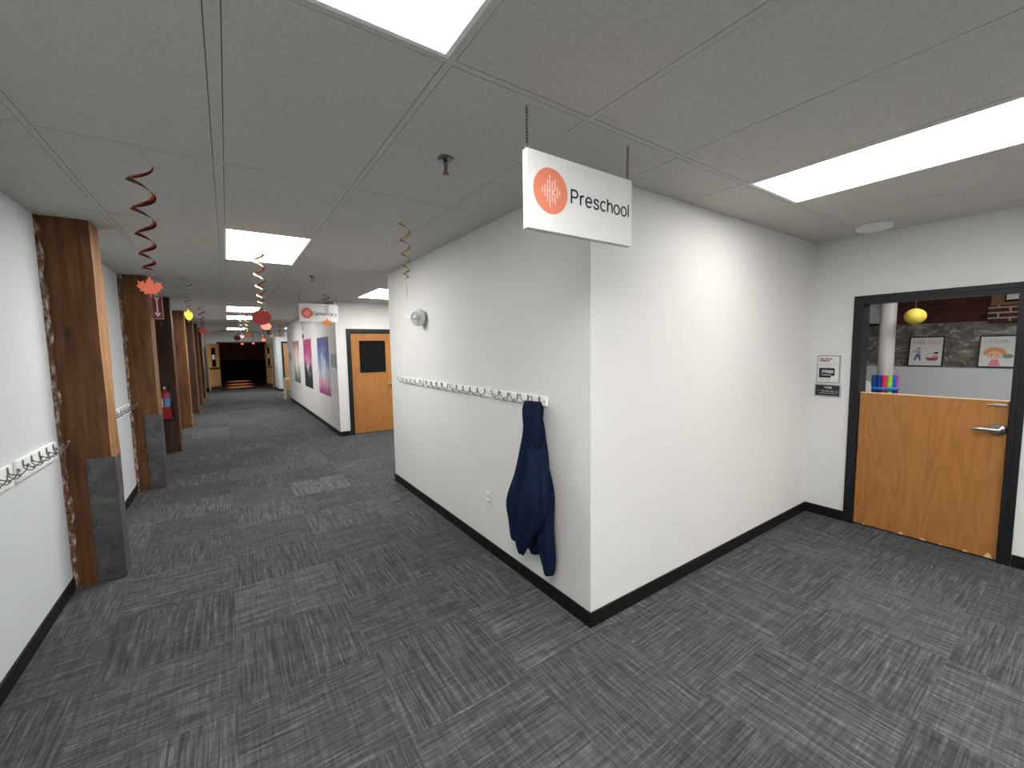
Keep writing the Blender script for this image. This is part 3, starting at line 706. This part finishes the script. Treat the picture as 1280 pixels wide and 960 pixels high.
def hanging_sign(label, x0, x1, z0, z1, y, lines, logo_r, logo_c, logo_mat, chain, ink=None, mark=True):
    wd, ht = x1-x0, z1-z0
    t = thing('hanging_sign', label, 'sign', ((x0+x1)/2, y, z0), 0, 'hanging corridor signs')
    MB().box((-wd/2, 0, 0), (wd/2, .03, ht)).build('panel', M['white_card'], t, bevel=.0015)
    lx, lz = logo_c
    m = MB(); disc(m, lx-wd/2, lz, logo_r, -.0012, 0); lg = m.build('logo_disc', logo_mat, t)
    if mark:
        m = MB(); bars_logo(m, lx-wd/2, lz, logo_r, -.0022, -.0012); m.build('logo_mark', M['pale_line'], lg)
    for (body, tx, tz, tw, th) in lines:
        text('lettering', body, ink or M['ink'], t, tx-wd/2, tz, tw, th, 0)
    for s in (-1, 1):
        cx = s*(wd/2-.012)
        if chain:
            m = MB(); z = ht+.022; k = 0
            while z < H-z0-.004:
                m.torus((cx, .015, z), .0045, .0013, (1, 0, 0) if k % 2 else (0, 1, 0), 10, 5, (1, 1, 1.7)); z += .0115; k += 1
            m.build('chain', M['ink'], t)
            MB().torus((cx, .015, ht+.009), .008, .002, (0, 1, 0), 14, 6).build('screw_eye', M['chrome'], t)
        else:
            MB().tube([(cx, .015, ht), (cx, .015, H-z0)], .003, 6).build('hanging_wire', M['ink'], t)
    return t
hanging_sign('large white hanging sign reading Preschool, closest to the camera', .960, 1.546, 2.041, 2.329, 1.28, [('Preschool', .220, .126, .343, .0535)], .0855, (.113, .152), M['orange'], True)
hanging_sign('white hanging sign reading Elementary in the corridor before the side door', .950, 1.512, 2.049, 2.330, 7.15, [('Elementary', .186, .10, .355, .058)], .082, (.108, .135), M['coral'], False)
hanging_sign('farthest white hanging sign reading High School, dark round logo', 1.075, 1.630, 2.09, 2.370, 15.8, [('High', .27, .165, .17, .075), ('School', .25, .055, .24, .075)], .075, (.10, .14), M['navy_print'], False, M['line_grey'])

# ------------------------------------------------------------------ dutch door
d1 = sempty('door_1', (XR, .815, 0))      # local: x into the wall, y along
fy = .515                                   # half of the outer frame
fw = .065
m = MB()
hw_ = (DY1-DY0)/2
for s in (-1, 1):
    a, b = sorted((s*(hw_-.002), s*(hw_+.033)))
    m.box((-.014, a, 0), (0, b, DZ+.035))
    a, b = sorted((s*(hw_-.032), s*(hw_-.002)))
    m.box((-.014, a, 0), (.155, b, DZ-.002))
m.box((-.014, -hw_+.002, DZ-.002), (0, hw_-.002, DZ+.035)).box((-.014, -hw_+.032, DZ-.032), (.155, hw_-.032, DZ-.002))
m.build('frame', M['frame_black'], d1, bevel=.002)
lw = hw_-.036
lf = MB().box((.012, -lw, .012), (.056, lw, 1.160)).build('lower_leaf', M['door_oak'], d1, bevel=.002)
MB().box((.012, -lw, 1.160), (.056, lw, 1.1645)).build('top_edge_strip', M['pale_wood'], lf)
m = MB()
for yy, ww, hh in ((.34, .010, .012), (.10, .016, .02), (-.03, .020, .018), (-.13, .008, .012), (-.26, .014, .014), (-.375, .020, .04)):
    m.prism([(yy-ww, .0125), (yy+ww, .0125), (yy+ww*.6, .0125+hh*.6), (yy-.1*ww, .0125+hh), (yy-ww*.7, .0125+hh*.5)], lambda u, v, d: (.0108+d, u, v), .0012)
m.build('chipped_edge', M['pale_wood'], lf)
hl = MB().lathe([(0, 0), (.043, 0), (.044, -.007), (.036, -.016), (.018, -.021), (.016, -.045), (0, -.045)], (.012, -.371, .957), 'x', 28).build('door_handle', M['satin'], lf)
m = MB().rings([[(.012-.046+dx*a, -.371+dy, .957+dz*b) for dx, dz in [(math.cos(2*PI*k/12)*.013, math.sin(2*PI*k/12)*.015) for k in range(12)]] for dy, a, b in ((-.014, .9, .9), (0, 1, 1.1), (.04, .85, 1.0), (.085, .8, .95), (.115, .75, .85), (.122, .4, .4))])
m.build('lever', M['satin'], hl)
MB().box((-.004, -.405, 1.128), (.012, -.345, 1.142)).tube([(.0, -.35, 1.135), (-.006, -.33, 1.134), (-.006, -.31, 1.133)], .004, 8).build('latch_bolt', M['satin'], lf, bevel=.002)
MB().box((.166, hw_+.01, 1.175), (.21, hw_+.01+2*lw, DZ-.04)).build('upper_leaf', M['door_oak'], d1, bevel=.002)

# notices left of the door (facing -x): local x -> world -y
def wallsheet(name, label, cat, y, z, group=None):
    return thing(name, label, cat, (XR, y, z), -PI/2, group)
t = wallsheet('notice', 'framed white notice with a black printed panel, above the black plaque beside the room door', 'sign', 1.4605, 1.355)
MB().box((-.088, -.012, -.123), (.088, 0, .123)).build('frame', M['grey_card'], t, bevel=.002)
MB().box((-.078, -.0135, -.113), (.078, -.012, .113)).build('paper', M['white_card'], t)
m = MB()
for x0, x1, z in ((-.066, -.03, .090), (-.022, .002, .090), (.008, .026, .090), (-.066, -.012, .073), (-.008, .008, .073)): m.box((x0, -.0143, z-.005), (x1, -.0135, z+.006))
m.build('heading_print', M['red_text'], t)
m = MB()
for z in (.052, .042, .032, .022): m.box((-.068, -.0143, z), (.066 if z > .025 else .03, -.0135, z+.0025))
m.build('body_print', M['line_grey'], t)
bl = MB().box((-.068, -.0145, -.078), (.050, -.0135, .010)).build('black_panel', M['black_print'], t)
text('lettering', 'TRIB', M['white_card'], bl, -.054, -.034, .088, .022, -.0145, .001, .25, .16)
MB().box((-.05, -.0153, -.056), (.026, -.0145, -.049)).build('small_print', M['line_grey'], bl)
MB().box((-.060, -.0143, -.098), (-.022, -.0135, -.094)).box((-.014, -.0143, -.098), (.016, -.0135, -.094)).build('footer_print', M['ink'], t)
MB().box((.024, -.0155, -.108), (.072, -.0135, -.060)).build('blank_patch', M['white_card'], t)
t = wallsheet('plaque', 'black horizontal plaque in a grey holder under the white notice', 'sign', 1.460, 1.163)
MB().box((-.100, -.012, -.056), (.100, 0, .056)).build('holder', M['grey_card'], t, bevel=.002)
pl_ = MB().box((-.090, -.0135, -.046), (.090, -.012, .046)).build('black_card', M['black_print'], t)
text('lettering', 'TRIB', M['white_card'], pl_, -.028, .018, .058, .014, -.0135, .001, .25, .14)
m = MB()
for x0, x1, z in ((-.075, -.06, -.002), (-.045, -.022, 0), (-.010, .012, .001), (.025, .046, .001), (.060, .082, -.004), (-.046, .05, -.011), (.060, .082, -.016), (-.06, .065, -.026)): m.box((x0, -.0143, z-.002), (x1, -.0135, z+.002))
m.build('small_print', M['line_grey'], pl_)

# ------------------------------------------------------------------ classroom contents
CX, CY = 7.2, 1.73
t = MB().lathe([(.082, 0), (.082, H)], (0, 0, 0), 'z', 40).build('round_column', M['column'], loc=(CX, CY, 0))
struct(t); t.name = 'trim_column'
ncol = ['noodle_olive', 'noodle_blue', 'noodle_navy', 'noodle_red', 'noodle_green', 'noodle_blue', 'noodle_magenta', 'noodle_blue', 'noodle_green', 'noodle_red', 'noodle_magenta', 'noodle_blue', 'noodle_green']
nlab = ['olive green foam noodle at the left edge of the bundle round the white column', 'bright blue foam noodle second from the left round the white column', 'dark blue foam noodle between the bright blue and red ones round the white column', 'pink-red foam noodle in the middle of the bundle round the white column', 'lime green foam noodle right of the red one round the white column', 'bright blue foam noodle right of the lime one round the white column', 'magenta foam noodle at the right edge of the bundle round the white column']
va = math.atan2(-CY, -CX)                  # toward the corridor
NN = 13
for k in range(NN):
    a = va + (k-3)*2*PI/NN
    rr = .082+.0285
    o = MB().lathe([(.012, 0), (.026, 0), (.026, 1.15), (.012, 1.15), (.012, 0)], (0, 0, 0), 'z', 18).build('foam_noodle', M[ncol[k]], loc=(CX+rr*math.cos(a), CY+rr*math.sin(a), 0))
    tag(o, nlab[k] if k < 7 else 'foam noodle on the hidden back of the white column', 'foam noodle', 'foam noodles round the column')
ring_o = [(CX, CY)]
o = MB().lathe([(.141, -.022), (.147, -.022), (.147, .022), (.141, .022), (.141, -.022)], (0, 0, 0), 'z', 40).build('strap', M['strap_blue'], loc=(CX, CY, .975))
tag(o, 'sky blue strap tied round the foam noodles on the white column', 'strap')
t = thing('paper_lantern', 'yellow flattened round paper lantern hanging in the classroom', 'lantern', (7.0, 1.43, H))
m = MB(); prof = []
for k in range(33):
    a = -PI/2+PI*k/32; rr = .102*math.cos(a)*(1+.012*(k % 2)); prof.append((max(rr, .03), -.588+.095*math.sin(a)))
m.lathe(prof, (0, 0, 0), 'z', 32).build('shade', M['lantern'], t)
MB().tube([(0, 0, 0), (0, 0, -.5)], .0015, 5).build('cord', M['thread'], t)

def poster(label, y, z0, wd, ht):
    t = thing('framed_poster', label, 'poster', (8.24, y, z0), -PI/2, 'posters leaning on the classroom ledge')
    t.rotation_euler = (R(-9), 0, -PI/2)
    MB().box((-wd/2, -.01, 0), (wd/2, .008, .016)).box((-wd/2, -.01, ht-.016), (wd/2, .008, ht)).box((-wd/2, -.01, .016), (-wd/2+.014, .008, ht-.016)).box((wd/2-.014, -.01, .016), (wd/2, .008, ht-.016)).build('frame', M['frame_black'], t)
    MB().box((-wd/2+.014, -.004, .016), (wd/2-.014, .006, ht-.016)).build('print', M['white_card'], t)
    return t
F = -.0045
def flat(pts, nm, mat, par, y=F): MB().prism(pts, lambda u, v, d: (u, y-.0015+d, v), .0015).build(nm, mat, par)
def ell(cx, cz, rx, rz, n=24, a0=0, a1=2*PI): return [(cx+rx*math.cos(a0+(a1-a0)*k/n), cz+rz*math.sin(a0+(a1-a0)*k/n)) for k in range(n if a1-a0 > 6.2 else n+1)]
t = poster('framed TAKE TURNS poster leaning on the ledge to the right of the white column', 1.555, 1.228, .365, .435)
text('lettering', 'How we', M['line_grey'], t, -.055, .375, .11, .020, F)
text('lettering', 'TAKE', M['brownred'], t, -.142, .325, .125, .040, F)
text('lettering', 'TURNS', M['pink'], t, .002, .325, .142, .040, F)
flat(ell(-.075, .262, .018, .010), 'child_hair_print', M['ink'], t); flat(ell(-.078, .246, .014, .014), 'child_face_print', M['skin'], t, F-.0004)
flat([(-.10, .235), (-.05, .235), (-.055, .175), (-.098, .175)], 'child_shirt_print', M['shirt'], t)
flat([(-.10, .228), (-.095, .212), (-.14, .215), (-.14, .226)], 'child_arm_print', M['shirt'], t)
flat([(-.098, .175), (-.055, .175), (-.042, .09), (-.06, .09), (-.076, .15), (-.10, .09), (-.118, .09)], 'child_trousers_print', M['jeans'], t)
flat([(0, .128), (.135, .135), (.13, .105), (.11, .085), (.03, .085)], 'sandpit_print', M['brownred'], t)
flat([(.0, .13), (.038, .20), (.044, .198), (.012, .13)], 'pole_print', M['line_grey'], t); flat([(.040, .198), (.075, .18), (.073, .173), (.038, .19)], 'line_print', M['line_grey'], t)
flat(ell(.108, .195, .025, .016), 'dark_hair_print', M['ink'], t); flat(ell(.104, .172, .018, .014), 'second_face_print', M['skin'], t, F-.0004); flat(ell(.1, .148, .03, .018), 'second_shirt_print', M['pink'], t)
t = poster('framed poster of an orange-haired child with a green speech bubble, at the right door jamb', .868, 1.232, .36, .425)
text('lettering', 'include', M['line_grey'], t, -.125, .325, .20, .05, F)
flat(ell(-.035, .185, .100, .085, 28, -.25, PI+.25), 'hair_print', M['hair'], t); flat(ell(-.035, .165, .066, .05), 'face_print', M['skin'], t, F-.0006)
flat([(-.085, .024), (.02, .024), (0, .105), (-.06, .105)], 'dress_print', M['pink'], t)
flat(ell(.080, .150, .048, .028), 'speech_bubble_print', M['teal'], t, F-.0004)
m = MB()
for dx in (-.060, -.010): m.prism(ell(dx, .17, .006, .008, 10), lambda u, v, d: (u, F-.003+d, v), .001)
m.build('eyes_print', M['ink'], t)
tag(MB().box((0, -.05, -.042), (.004, .05, .042)).build('paper_card', M['white_card'], loc=(8.20, .785, 2.142)), 'small blank white card at the top right corner of the half door opening', 'card')  # white plate put in for a small bright rectangle of unknown origin
t = thing('child_chair', 'white round-backed chair just showing over the half door, left of the foam noodles', 'chair', (6.80, 1.83, 0))
MB().prism([(-.04, .60), (.045, .60), (.04, 1.02), (.02, 1.075), (-.005, 1.085), (-.03, 1.06), (-.04, 1.0)], lambda u, v, d: (.10+d, u, v), .02).build('backrest', M['white_plastic'], t, bevel=.006)
MB().box((-.14, -.10, .57), (.12, .10, .60)).build('seat', M['white_plastic'], t, bevel=.008)
for sx in (-.12, .10):
    for sy in (-.08, .08): MB().tube([(sx, sy, .57), (sx*1.05, sy*1.1, 0)], .010, 8).build('leg', M['white_plastic'], t)

# ------------------------------------------------------------------ elementary door
d2 = sempty('door_2', (0, YE, 0))
m = MB()
m.box((EX0-.065, -.016, 0), (EX0-.0, 0, EZ+.065)).box((EX1, -.016, 0), (EX1+.065, 0, EZ+.065)).box((EX0, -.016, EZ), (EX1, 0, EZ+.065))
m.box((EX0, -.016, 0), (EX0+.012, .14, EZ)).box((EX1-.012, -.016, 0), (EX1, .14, EZ)).box((EX0+.012, -.016, EZ-.012), (EX1-.012, .14, EZ))
m.build('frame', M['frame_black'], d2, bevel=.002)
lx0, lx1, lz0, lz1 = EX0+.016, EX1-.016, .012, EZ-.016
wx0, wx1, wz0, wz1 = 2.06, 2.555, 1.165, 1.775
lf = MB().box((lx0, .01, lz0), (lx1, .054, wz0)).box((lx0, .01, wz1), (lx1, .054, lz1)).box((lx0, .01, wz0), (wx0, .054, wz1)).box((wx1, .01, wz0), (lx1, .054, wz1)).build('leaf', M['door_oak'], d2)
MB().box((wx0-.02, .003, wz0-.02), (wx1+.02, .01, wz0)).box((wx0-.02, .003, wz1), (wx1+.02, .01, wz1+.02)).box((wx0-.02, .003, wz0), (wx0, .01, wz1)).box((wx1, .003, wz0), (wx1+.02, .01, wz1)).build('window_trim', M['door_oak'], lf)
MB().box((wx0, .028, wz0), (wx1, .034, wz1)).build('window_pane', M['glass_dark'], lf)
kb = MB().lathe([(0, .01), (.034, .01), (.036, .004), (.014, 0), (.013, -.03), (0, -.03)], (2.655, 0, .935), 'y', 24).build('door_handle', M['satin'], lf)
MB().tube([(2.655, -.03, .935), (2.60, -.034, .935), (2.555, -.03, .933)], .009, 8).build('lever', M['satin'], kb)

# recess door
d3 = sempty('door_3', (0, YR1, 0))
MB().box((RX0-.055, -.016, 0), (RX0+.012, 0, 2.01)).box((RX1-.012, -.016, 0), (RX1+.055, 0, 2.01)).box((RX0+.012, -.016, 1.938), (RX1-.012, 0, 2.01)).box((RX0, 0, 0), (RX0+.012, .14, 1.95)).box((RX1-.012, 0, 0), (RX1, .14, 1.95)).build('frame', M['frame_black'], d3)
MB().box((RX0+.016, .01, .012), (RX1-.016, .054, 1.935)).build('leaf', M['door_oak_pale'], d3)
MB().lathe([(0, .01), (.03, .01), (.03, .0), (.02, -.04), (0, -.05)], (RX1-.09, 0, .93), 'y', 16).build('door_handle', M['satin'], d3)

# double doors standing open at the end of the corridor
MB().box((OX0-.05, YEND-.02, 0), (OX0, YEND, OZ+.05)).box((OX1, YEND-.02, 0), (OX1+.05, YEND, OZ+.05)).box((OX0, YEND-.02, OZ), (OX1, YEND, OZ+.05)).build('trim_end_opening', M['frame_black'], kind='structure')
def swing(name, hinge, free, side):
    L_ = .86; a = math.atan2(free[1]-hinge[1], free[0]-hinge[0])
    d = sempty(name, (hinge[0], hinge[1], 0), a)
    y0, y1 = -.022, .022
    lf = MB().box((.01, y0, .02), (L_, y1, 1.02)).box((.01, y0, 1.80), (L_, y1, 1.97)).box((.01, y0, 1.02), (.26, y1, 1.80)).box((.60, y0, 1.02), (L_, y1, 1.80)).build('leaf', M['door_oak_pale'], d, bevel=.003)
    MB().box((.26, -.004, 1.02), (.60, .004, 1.80)).build('window_pane', M['glass_dark'], lf)
    for s in (-1, 1):
        MB().box((.03, s*.023-.001, .03), (L_-.03, s*.023+.001, .20)).build('kick_plate', M['darkpanel'], lf)
        m = MB().box((.07, s*.05-.012, .93), (L_-.06, s*.05+.012, .975)).box((.07, min(s*.022, s*.04), .925), (.13, max(s*.022, s*.04), .98)).box((L_-.12, min(s*.022, s*.04), .925), (L_-.06, max(s*.022, s*.04), .98))
        m.build('push_bar', M['frame_black'], lf)
        nt = MB().box((.33, s*.006-.0015, 1.32), (.54, s*.006+.0015, 1.52)).build('paper_notice', M['white_card'], lf)
    MB().box((.05, -.03, 1.86), (.30, -.022, 1.91)).build('door_closer', M['dark_metal'], lf)
swing('door_4', (OX0-.0, YEND-.03), (-.64, 20.95), -1)
swing('door_5', (OX1+.0, YEND-.03), (1.60, 20.86), 1)
t = thing('picture', 'dim framed panel on the back wall of the dark hall', 'picture', (-.35, 30.0, 1.35))
MB().box((-.55, -.05, -.1), (.55, 0, 0)).box((-.55, -.05, 1.0), (.55, 0, 1.1)).box((-.55, -.05, 0), (-.45, 0, 1.0)).box((.45, -.05, 0), (.55, 0, 1.0)).build('frame', M['trim_wood'], t)
MB().box((-.45, -.02, 0), (.45, -.005, 1.0)).build('print', M['darkwall'], t)

# ------------------------------------------------------------------ posters on the elementary side wall
def wallposter(label, y, z, hy, hz, mat):
    t = MB().box((-.006, -hy, -hz), (0, hy, hz)).build('wall_poster', mat, loc=(XE, y, z), bevel=.001)
    return tag(t, label, 'poster', 'tall posters on the corridor side wall')
wallposter('blue and white flame-like unframed poster with pink foot, nearest of the three wall posters', 9.42, 1.28, .60, .60, M['art_blue'])
wallposter('magenta and black unframed poster, middle of the three wall posters', 11.45, 1.29, .58, .60, M['art_pink'])
wallposter('pale pastel and green unframed poster, farthest of the three wall posters', 13.46, 1.30, .56, .595, M['art_pale'])
def holder(y, z, label):
    t = thing('notice_holder', label, 'sign', (XE, y, z), 0, 'room notice holders')
    MB().box((-.012, -.21, -.15), (0, .21, .15)).build('backing', M['grey_card'], t, bevel=.002)
    MB().box((-.018, -.215, .128), (0, .215, .155)).build('rail', M['white_plastic'], t); MB().box((-.018, -.215, -.155), (0, .215, -.128)).build('rail', M['white_plastic'], t)
holder(8.39, 1.405, 'grey notice holder with white rails at the corner beside the blue poster')
holder(14.85, 1.44, 'distant grey notice holder beyond the pale poster')

# ------------------------------------------------------------------ table, extinguisher, arrow sign
t = thing('side_table', 'small pale wooden table sticking out of the far recess by the side wall', 'table', (1.72, 15.72, 0))
MB().box((-.24, -.18, .66), (.24, .18, .69)).build('tabletop', M['pale_wood'], t, bevel=.004)
for sx in (-.2, .2):
    for sy in (-.15, .15): MB().box((sx-.02, sy-.02, 0), (sx+.02, sy+.02, .66)).build('leg', M['pale_wood'], t, bevel=.003)
tag(MB().box((-.11, -.08, 0), (.11, .08, .025)).build('paper_stack', M['white_card'], loc=(1.62, 15.68, .69)), 'white stack of paper on the small pale table', 'paper')

t = thing('fire_extinguisher', 'red fire extinguisher mounted on the dark timber post', 'fire extinguisher', (-.845, 8.462, .56))
bd = MB().lathe([(0, 0), (.058, 0), (.062, .01), (.062, .36), (.054, .41), (.032, .44), (.022, .455), (.022, .47), (0, .47)], (0, 0, 0), 'z', 28).build('cylinder', M['red_paint'], t)
def arc(r, a0, a1, z0, z1, n=12):
    m = MB(); rs = []
    for z in (z0, z1): rs.append([(r*math.cos(R(a0+(a1-a0)*k/n)), r*math.sin(R(a0+(a1-a0)*k/n)), z) for k in range(n+1)])
    return m.rings(rs, close=False)
arc(.0632, -100, -15, .20, .34).build('label', M['label_blue'], bd); arc(.0632, -165, -118, .19, .33).build('white_label', M['white_card'], bd)
MB().lathe([(0, .46), (.018, .46), (.02, .50), (.012, .52), (0, .52)], (0, 0, 0), 'z', 16).build('valve', M['chrome'], t)
MB().tube([(-.01, 0, .505), (.03, -.01, .53), (.085, -.02, .545)], .007, 8).build('handle', M['ink'], t)
MB().tube([(-.01, 0, .49), (.03, -.01, .49), (.075, -.02, .50)], .006, 8).build('handle', M['ink'], t)
MB().tube([(.018, 0, .48), (.06, -.03, .47), (.075, -.03, .40), (.068, -.035, .25), (.066, -.035, .14)], .009, 8).build('hose', M['ink'], t)
MB().lathe([(0, -.03), (.014, -.03), (.015, -.018), (.0, -.018)], (-.01, 0, .49), 'y', 14).build('gauge', M['white_plastic'], t)
MB().box((-.03, .062, .18), (.03, .089, .32)).box((-.062, .058, .22), (.062, .064, .25)).build('bracket', M['dark_metal'], t)

t = thing('arrow_sign', 'small red sign with a white down arrow projecting from the second timber post', 'sign', (-.70, 6.46, 2.0))
MB().box((0, 0, 0), (.105, .006, .27)).build('panel', M['sign_red'], t)
q = lambda u, v, d: (u, -.0015+d, v)
MB().prism([(.046, .225), (.046, .075), (.022, .075), (.0525, .025), (.083, .075), (.059, .075), (.059, .225), (.080, .25), (.025, .25)], q, .0015).build('arrow', M['white_card'], t)
MB().box((.002, -.0015, .002), (.103, 0, .007)).box((.002, -.0015, .263), (.103, 0, .268)).box((.002, -.0015, .007), (.006, 0, .263)).box((.099, -.0015, .007), (.103, 0, .263)).build('border', M['white_card'], t)
MB().box((-.006, -.004, .05), (.0, .012, .22)).build('mounting_flange', M['dark_metal'], t)

# ------------------------------------------------------------------ hanging autumn decorations
half = [(0, 1.0), (.09, .82), (.16, .62), (.30, .70), (.27, .42), (.33, .36), (.52, .62), (.60, .46), (.88, .56), (.80, .30), (.98, .16), (.70, -.10), (.74, -.26), (.44, -.26), (.46, -.50), (.20, -.42), (.06, -.40), (.035, -.72)]
half = [(x, y*1.18) for x, y in half]
MAPLE = half+[(-x, y) for x, y in half[::-1]]
MAPLE = [p for i, p in enumerate(MAPLE) if i == 0 or p != MAPLE[i-1]][:-1] if MAPLE[0] == MAPLE[-1] else MAPLE
def scal(n, r, dent): return [((1.12*r+dent*abs(math.cos(2.5*a)))*math.cos(a)*.95, (.86*r)*math.sin(a)) for a in (2*PI*k/n for k in range(n))]
PUMP = [(.0, .80), (-.08, 1.05), (.10, 1.08), (.14, .80)]
def pumpkin_pts():
    body = [(1.0*math.cos(a)*(1+.04*math.cos(6*a)), .80*math.sin(a)*(1+.05*math.cos(6*a))) for a in (2*PI*k/36 for k in range(36))]
    return body
def apple_pts():
    return [(.95*math.cos(a), .9*math.sin(a)*(1-.22*math.exp(-((abs(((a-PI/2+PI) % (2*PI))-PI))/.3)**2))) for a in (2*PI*k/36 for k in range(36))]
SH = {'maple': MAPLE, 'pumpkin': pumpkin_pts(), 'apple': apple_pts()}
def decoration(label, x, y, zt, zb, zc, size, shape, mat, foil, turns=6, r0=.05, rz=0, ztop=H, squash=1.0, phase=0, ribbon=.013):
    """foil spiral from zt down to zb on a thread from the ceiling, with a card shape centred at zc"""
    t = thing('swirl_decoration', label, 'hanging decoration', (x, y, zc), rz, 'hanging autumn swirl decorations')
    m = MB(); n = turns*18; L = []
    for i in range(n+1):
        f = i/n; a = phase+2*PI*turns*f
        rr = r0*(1-.62*f); z = zt+(zb-zt)*(1-(1-f)**1.5)-zc
        wd = ribbon*(1-.5*f)*min(1, 10*f+.15)
        c, s = math.cos(a), math.sin(a)
        L.append([((rr-wd*.36)*c, (rr-wd*.36)*s, z+wd*.36), ((rr+wd*.36)*c, (rr+wd*.36)*s, z-wd*.36), ((rr+wd*.36)*c, (rr+wd*.36)*s, z-wd*.36-.0007), ((rr-wd*.36)*c, (rr-wd*.36)*s, z+wd*.36-.0007)])
    m.rings(L); m.build('foil_swirl', foil, t)
    m = MB().tube([(r0*math.cos(phase), r0*math.sin(phase), zt-zc), (0, 0, ztop-zc+.004)], .0009, 5); m.build('thread', M['thread'], t)
    MB().tube([(.38*r0*math.cos(phase), .38*r0*math.sin(phase), zb-zc), (.004, 0, size*.8)], .0008, 5).build('loop_thread', M['foil_silver'], t)
    m = MB().prism([(u*size*squash, v*size) for u, v in SH[shape]], lambda u, v, d: (u, d-.001, v), .002)
    if shape != 'maple': m.prism([(-.06*size, .7*size), (.06*size, .7*size), (.10*size, 1.12*size), (-.02*size, 1.15*size)], lambda u, v, d: (u, d-.001, v), .0025)
    m.build('card_leaf' if shape == 'maple' else 'card_'+shape, mat, t)
    return t
decoration('large orange maple leaf hanging from a red-brown foil swirl near the nearest timber post', -.268, 2.49, 2.425, 1.965, 1.885, .0475, 'maple', M['leaf_orange'], M['foil_red'], 5, .047, R(5), ribbon=.024)
decoration('tan leaf turned edge-on below a gold foil swirl in front of the centre wall', 1.03, 2.75, 2.46, 2.08, 1.975, .052, 'maple', M['leaf_tan'], M['foil_gold'], 5, .038, R(72), ribbon=.018)
decoration('large red apple cutout hanging from a copper foil swirl under the corridor light panel', .234, 3.72, 2.45, 1.96, 1.855, .064, 'apple', M['apple_red'], M['foil_copper'], 6, .045, 0, squash=1.05, ribbon=.020)
decoration('coral pumpkin cutout just below and behind the large red apple', .364, 5.2, 2.36, 1.935, 1.868, .048, 'pumpkin', M['pumpkin'], M['foil_silver'], 6, .04)
decoration('yellow leaf hanging in front of the far timber posts', -.29, 5.2, 2.35, 2.03, 1.955, .066, 'maple', M['leaf_yellow'], M['foil_silver'], 5, .045, R(60))
decoration('small dull red leaf low in front of the farthest timber posts', -.27, 7.5, 2.27, 1.97, 1.905, .058, 'maple', M['leaf_red'], M['foil_red'], 5, .045, R(10))
decoration('orange maple leaf hanging in front of the Elementary sign', 1.241, 6.6, 2.44, 2.16, 1.99, .074, 'maple', M['leaf_bright'], M['foil_red'], 6, .05)
decoration('dark maroon apple cutout hanging over the far end of the corridor', .168, 9.0, 2.30, 1.93, 1.855, .055, 'apple', M['maroon'], M['foil_copper'], 7, .045)
decoration('small orange pumpkin cutout right of the dark maroon apple', .358, 9.6, 2.36, 2.0, 1.925, .058, 'pumpkin', M['leaf_bright'], M['foil_gold'], 5, .045)
decoration('small pink leaf partly behind the dark maroon apple', .292, 11.0, 2.36, 2.0, 1.935, .048, 'maple', M['pink'], M['foil_silver'], 5, .04)
decoration('little coral pumpkin cutout over the right half of the far doorway', .828, 13.0, 2.36, 2.0, 1.915, .050, 'pumpkin', M['pumpkin'], M['foil_copper'], 5, .045)
decoration('tiny dark red leaf in front of the High School sign', 1.32, 14.0, 2.4, 2.15, 2.08, .045, 'maple', M['leaf_red'], M['foil_red'], 5, .045)
decoration('tan leaf hanging below the lower left of the High School sign', .95, 12.0, 2.36, 2.06, 1.98, .055, 'maple', M['leaf_tan'], M['foil_silver'], 5, .045)
decoration('tiny orange leaf at the top middle of the far dark doorway', .37, 14.0, 2.3, 1.92, 1.828, .038, 'maple', M['leaf_orange'], M['foil_red'], 5, .045)
decoration('tiny pink apple cutout at the top right of the far dark doorway', .65, 14.3, 2.3, 1.92, 1.855, .035, 'apple', M['pumpkin'], M['foil_red'], 5, .045)
decoration('narrow magenta leaf hanging just above the magenta and black poster', 1.50, 10.9, 2.36, 2.08, 1.93, .10, 'maple', M['magenta'], M['foil_red'], 5, .045, R(70))

# ------------------------------------------------------------------ camera, world, view
yaw, pit, rol, f = 0.600079456, 0.0865775842, -0.0164625655, 517.432838
fwd = Vector((math.sin(yaw)*math.cos(pit), math.cos(yaw)*math.cos(pit), -math.sin(pit)))
r_ = Vector((math.cos(yaw), -math.sin(yaw), 0)); u_ = r_.cross(fwd)
rt = r_*math.cos(rol)+u_*math.sin(rol); up = -r_*math.sin(rol)+u_*math.cos(rol)
cam = bpy.data.cameras.new('camera'); cam.sensor_width = 36; cam.lens = 36*f/1280; cam.clip_start = .02; cam.clip_end = 100
co = bpy.data.objects.new('camera', cam); COL.objects.link(co)
mt = Matrix((rt, up, -fwd)).transposed().to_4x4(); mt.translation = (0, 0, 1.59); co.matrix_world = mt
S.camera = co
wd_ = bpy.data.worlds.new('world'); S.world = wd_; wd_.use_nodes = True
wd_.node_tree.nodes['Background'].inputs[0].default_value = (.02, .02, .022, 1)
S.view_settings.view_transform = 'Standard'; S.view_settings.look = 'None'; S.view_settings.gamma = 1
S.view_settings.use_curve_mapping = False; S.view_settings.exposure = 1.22
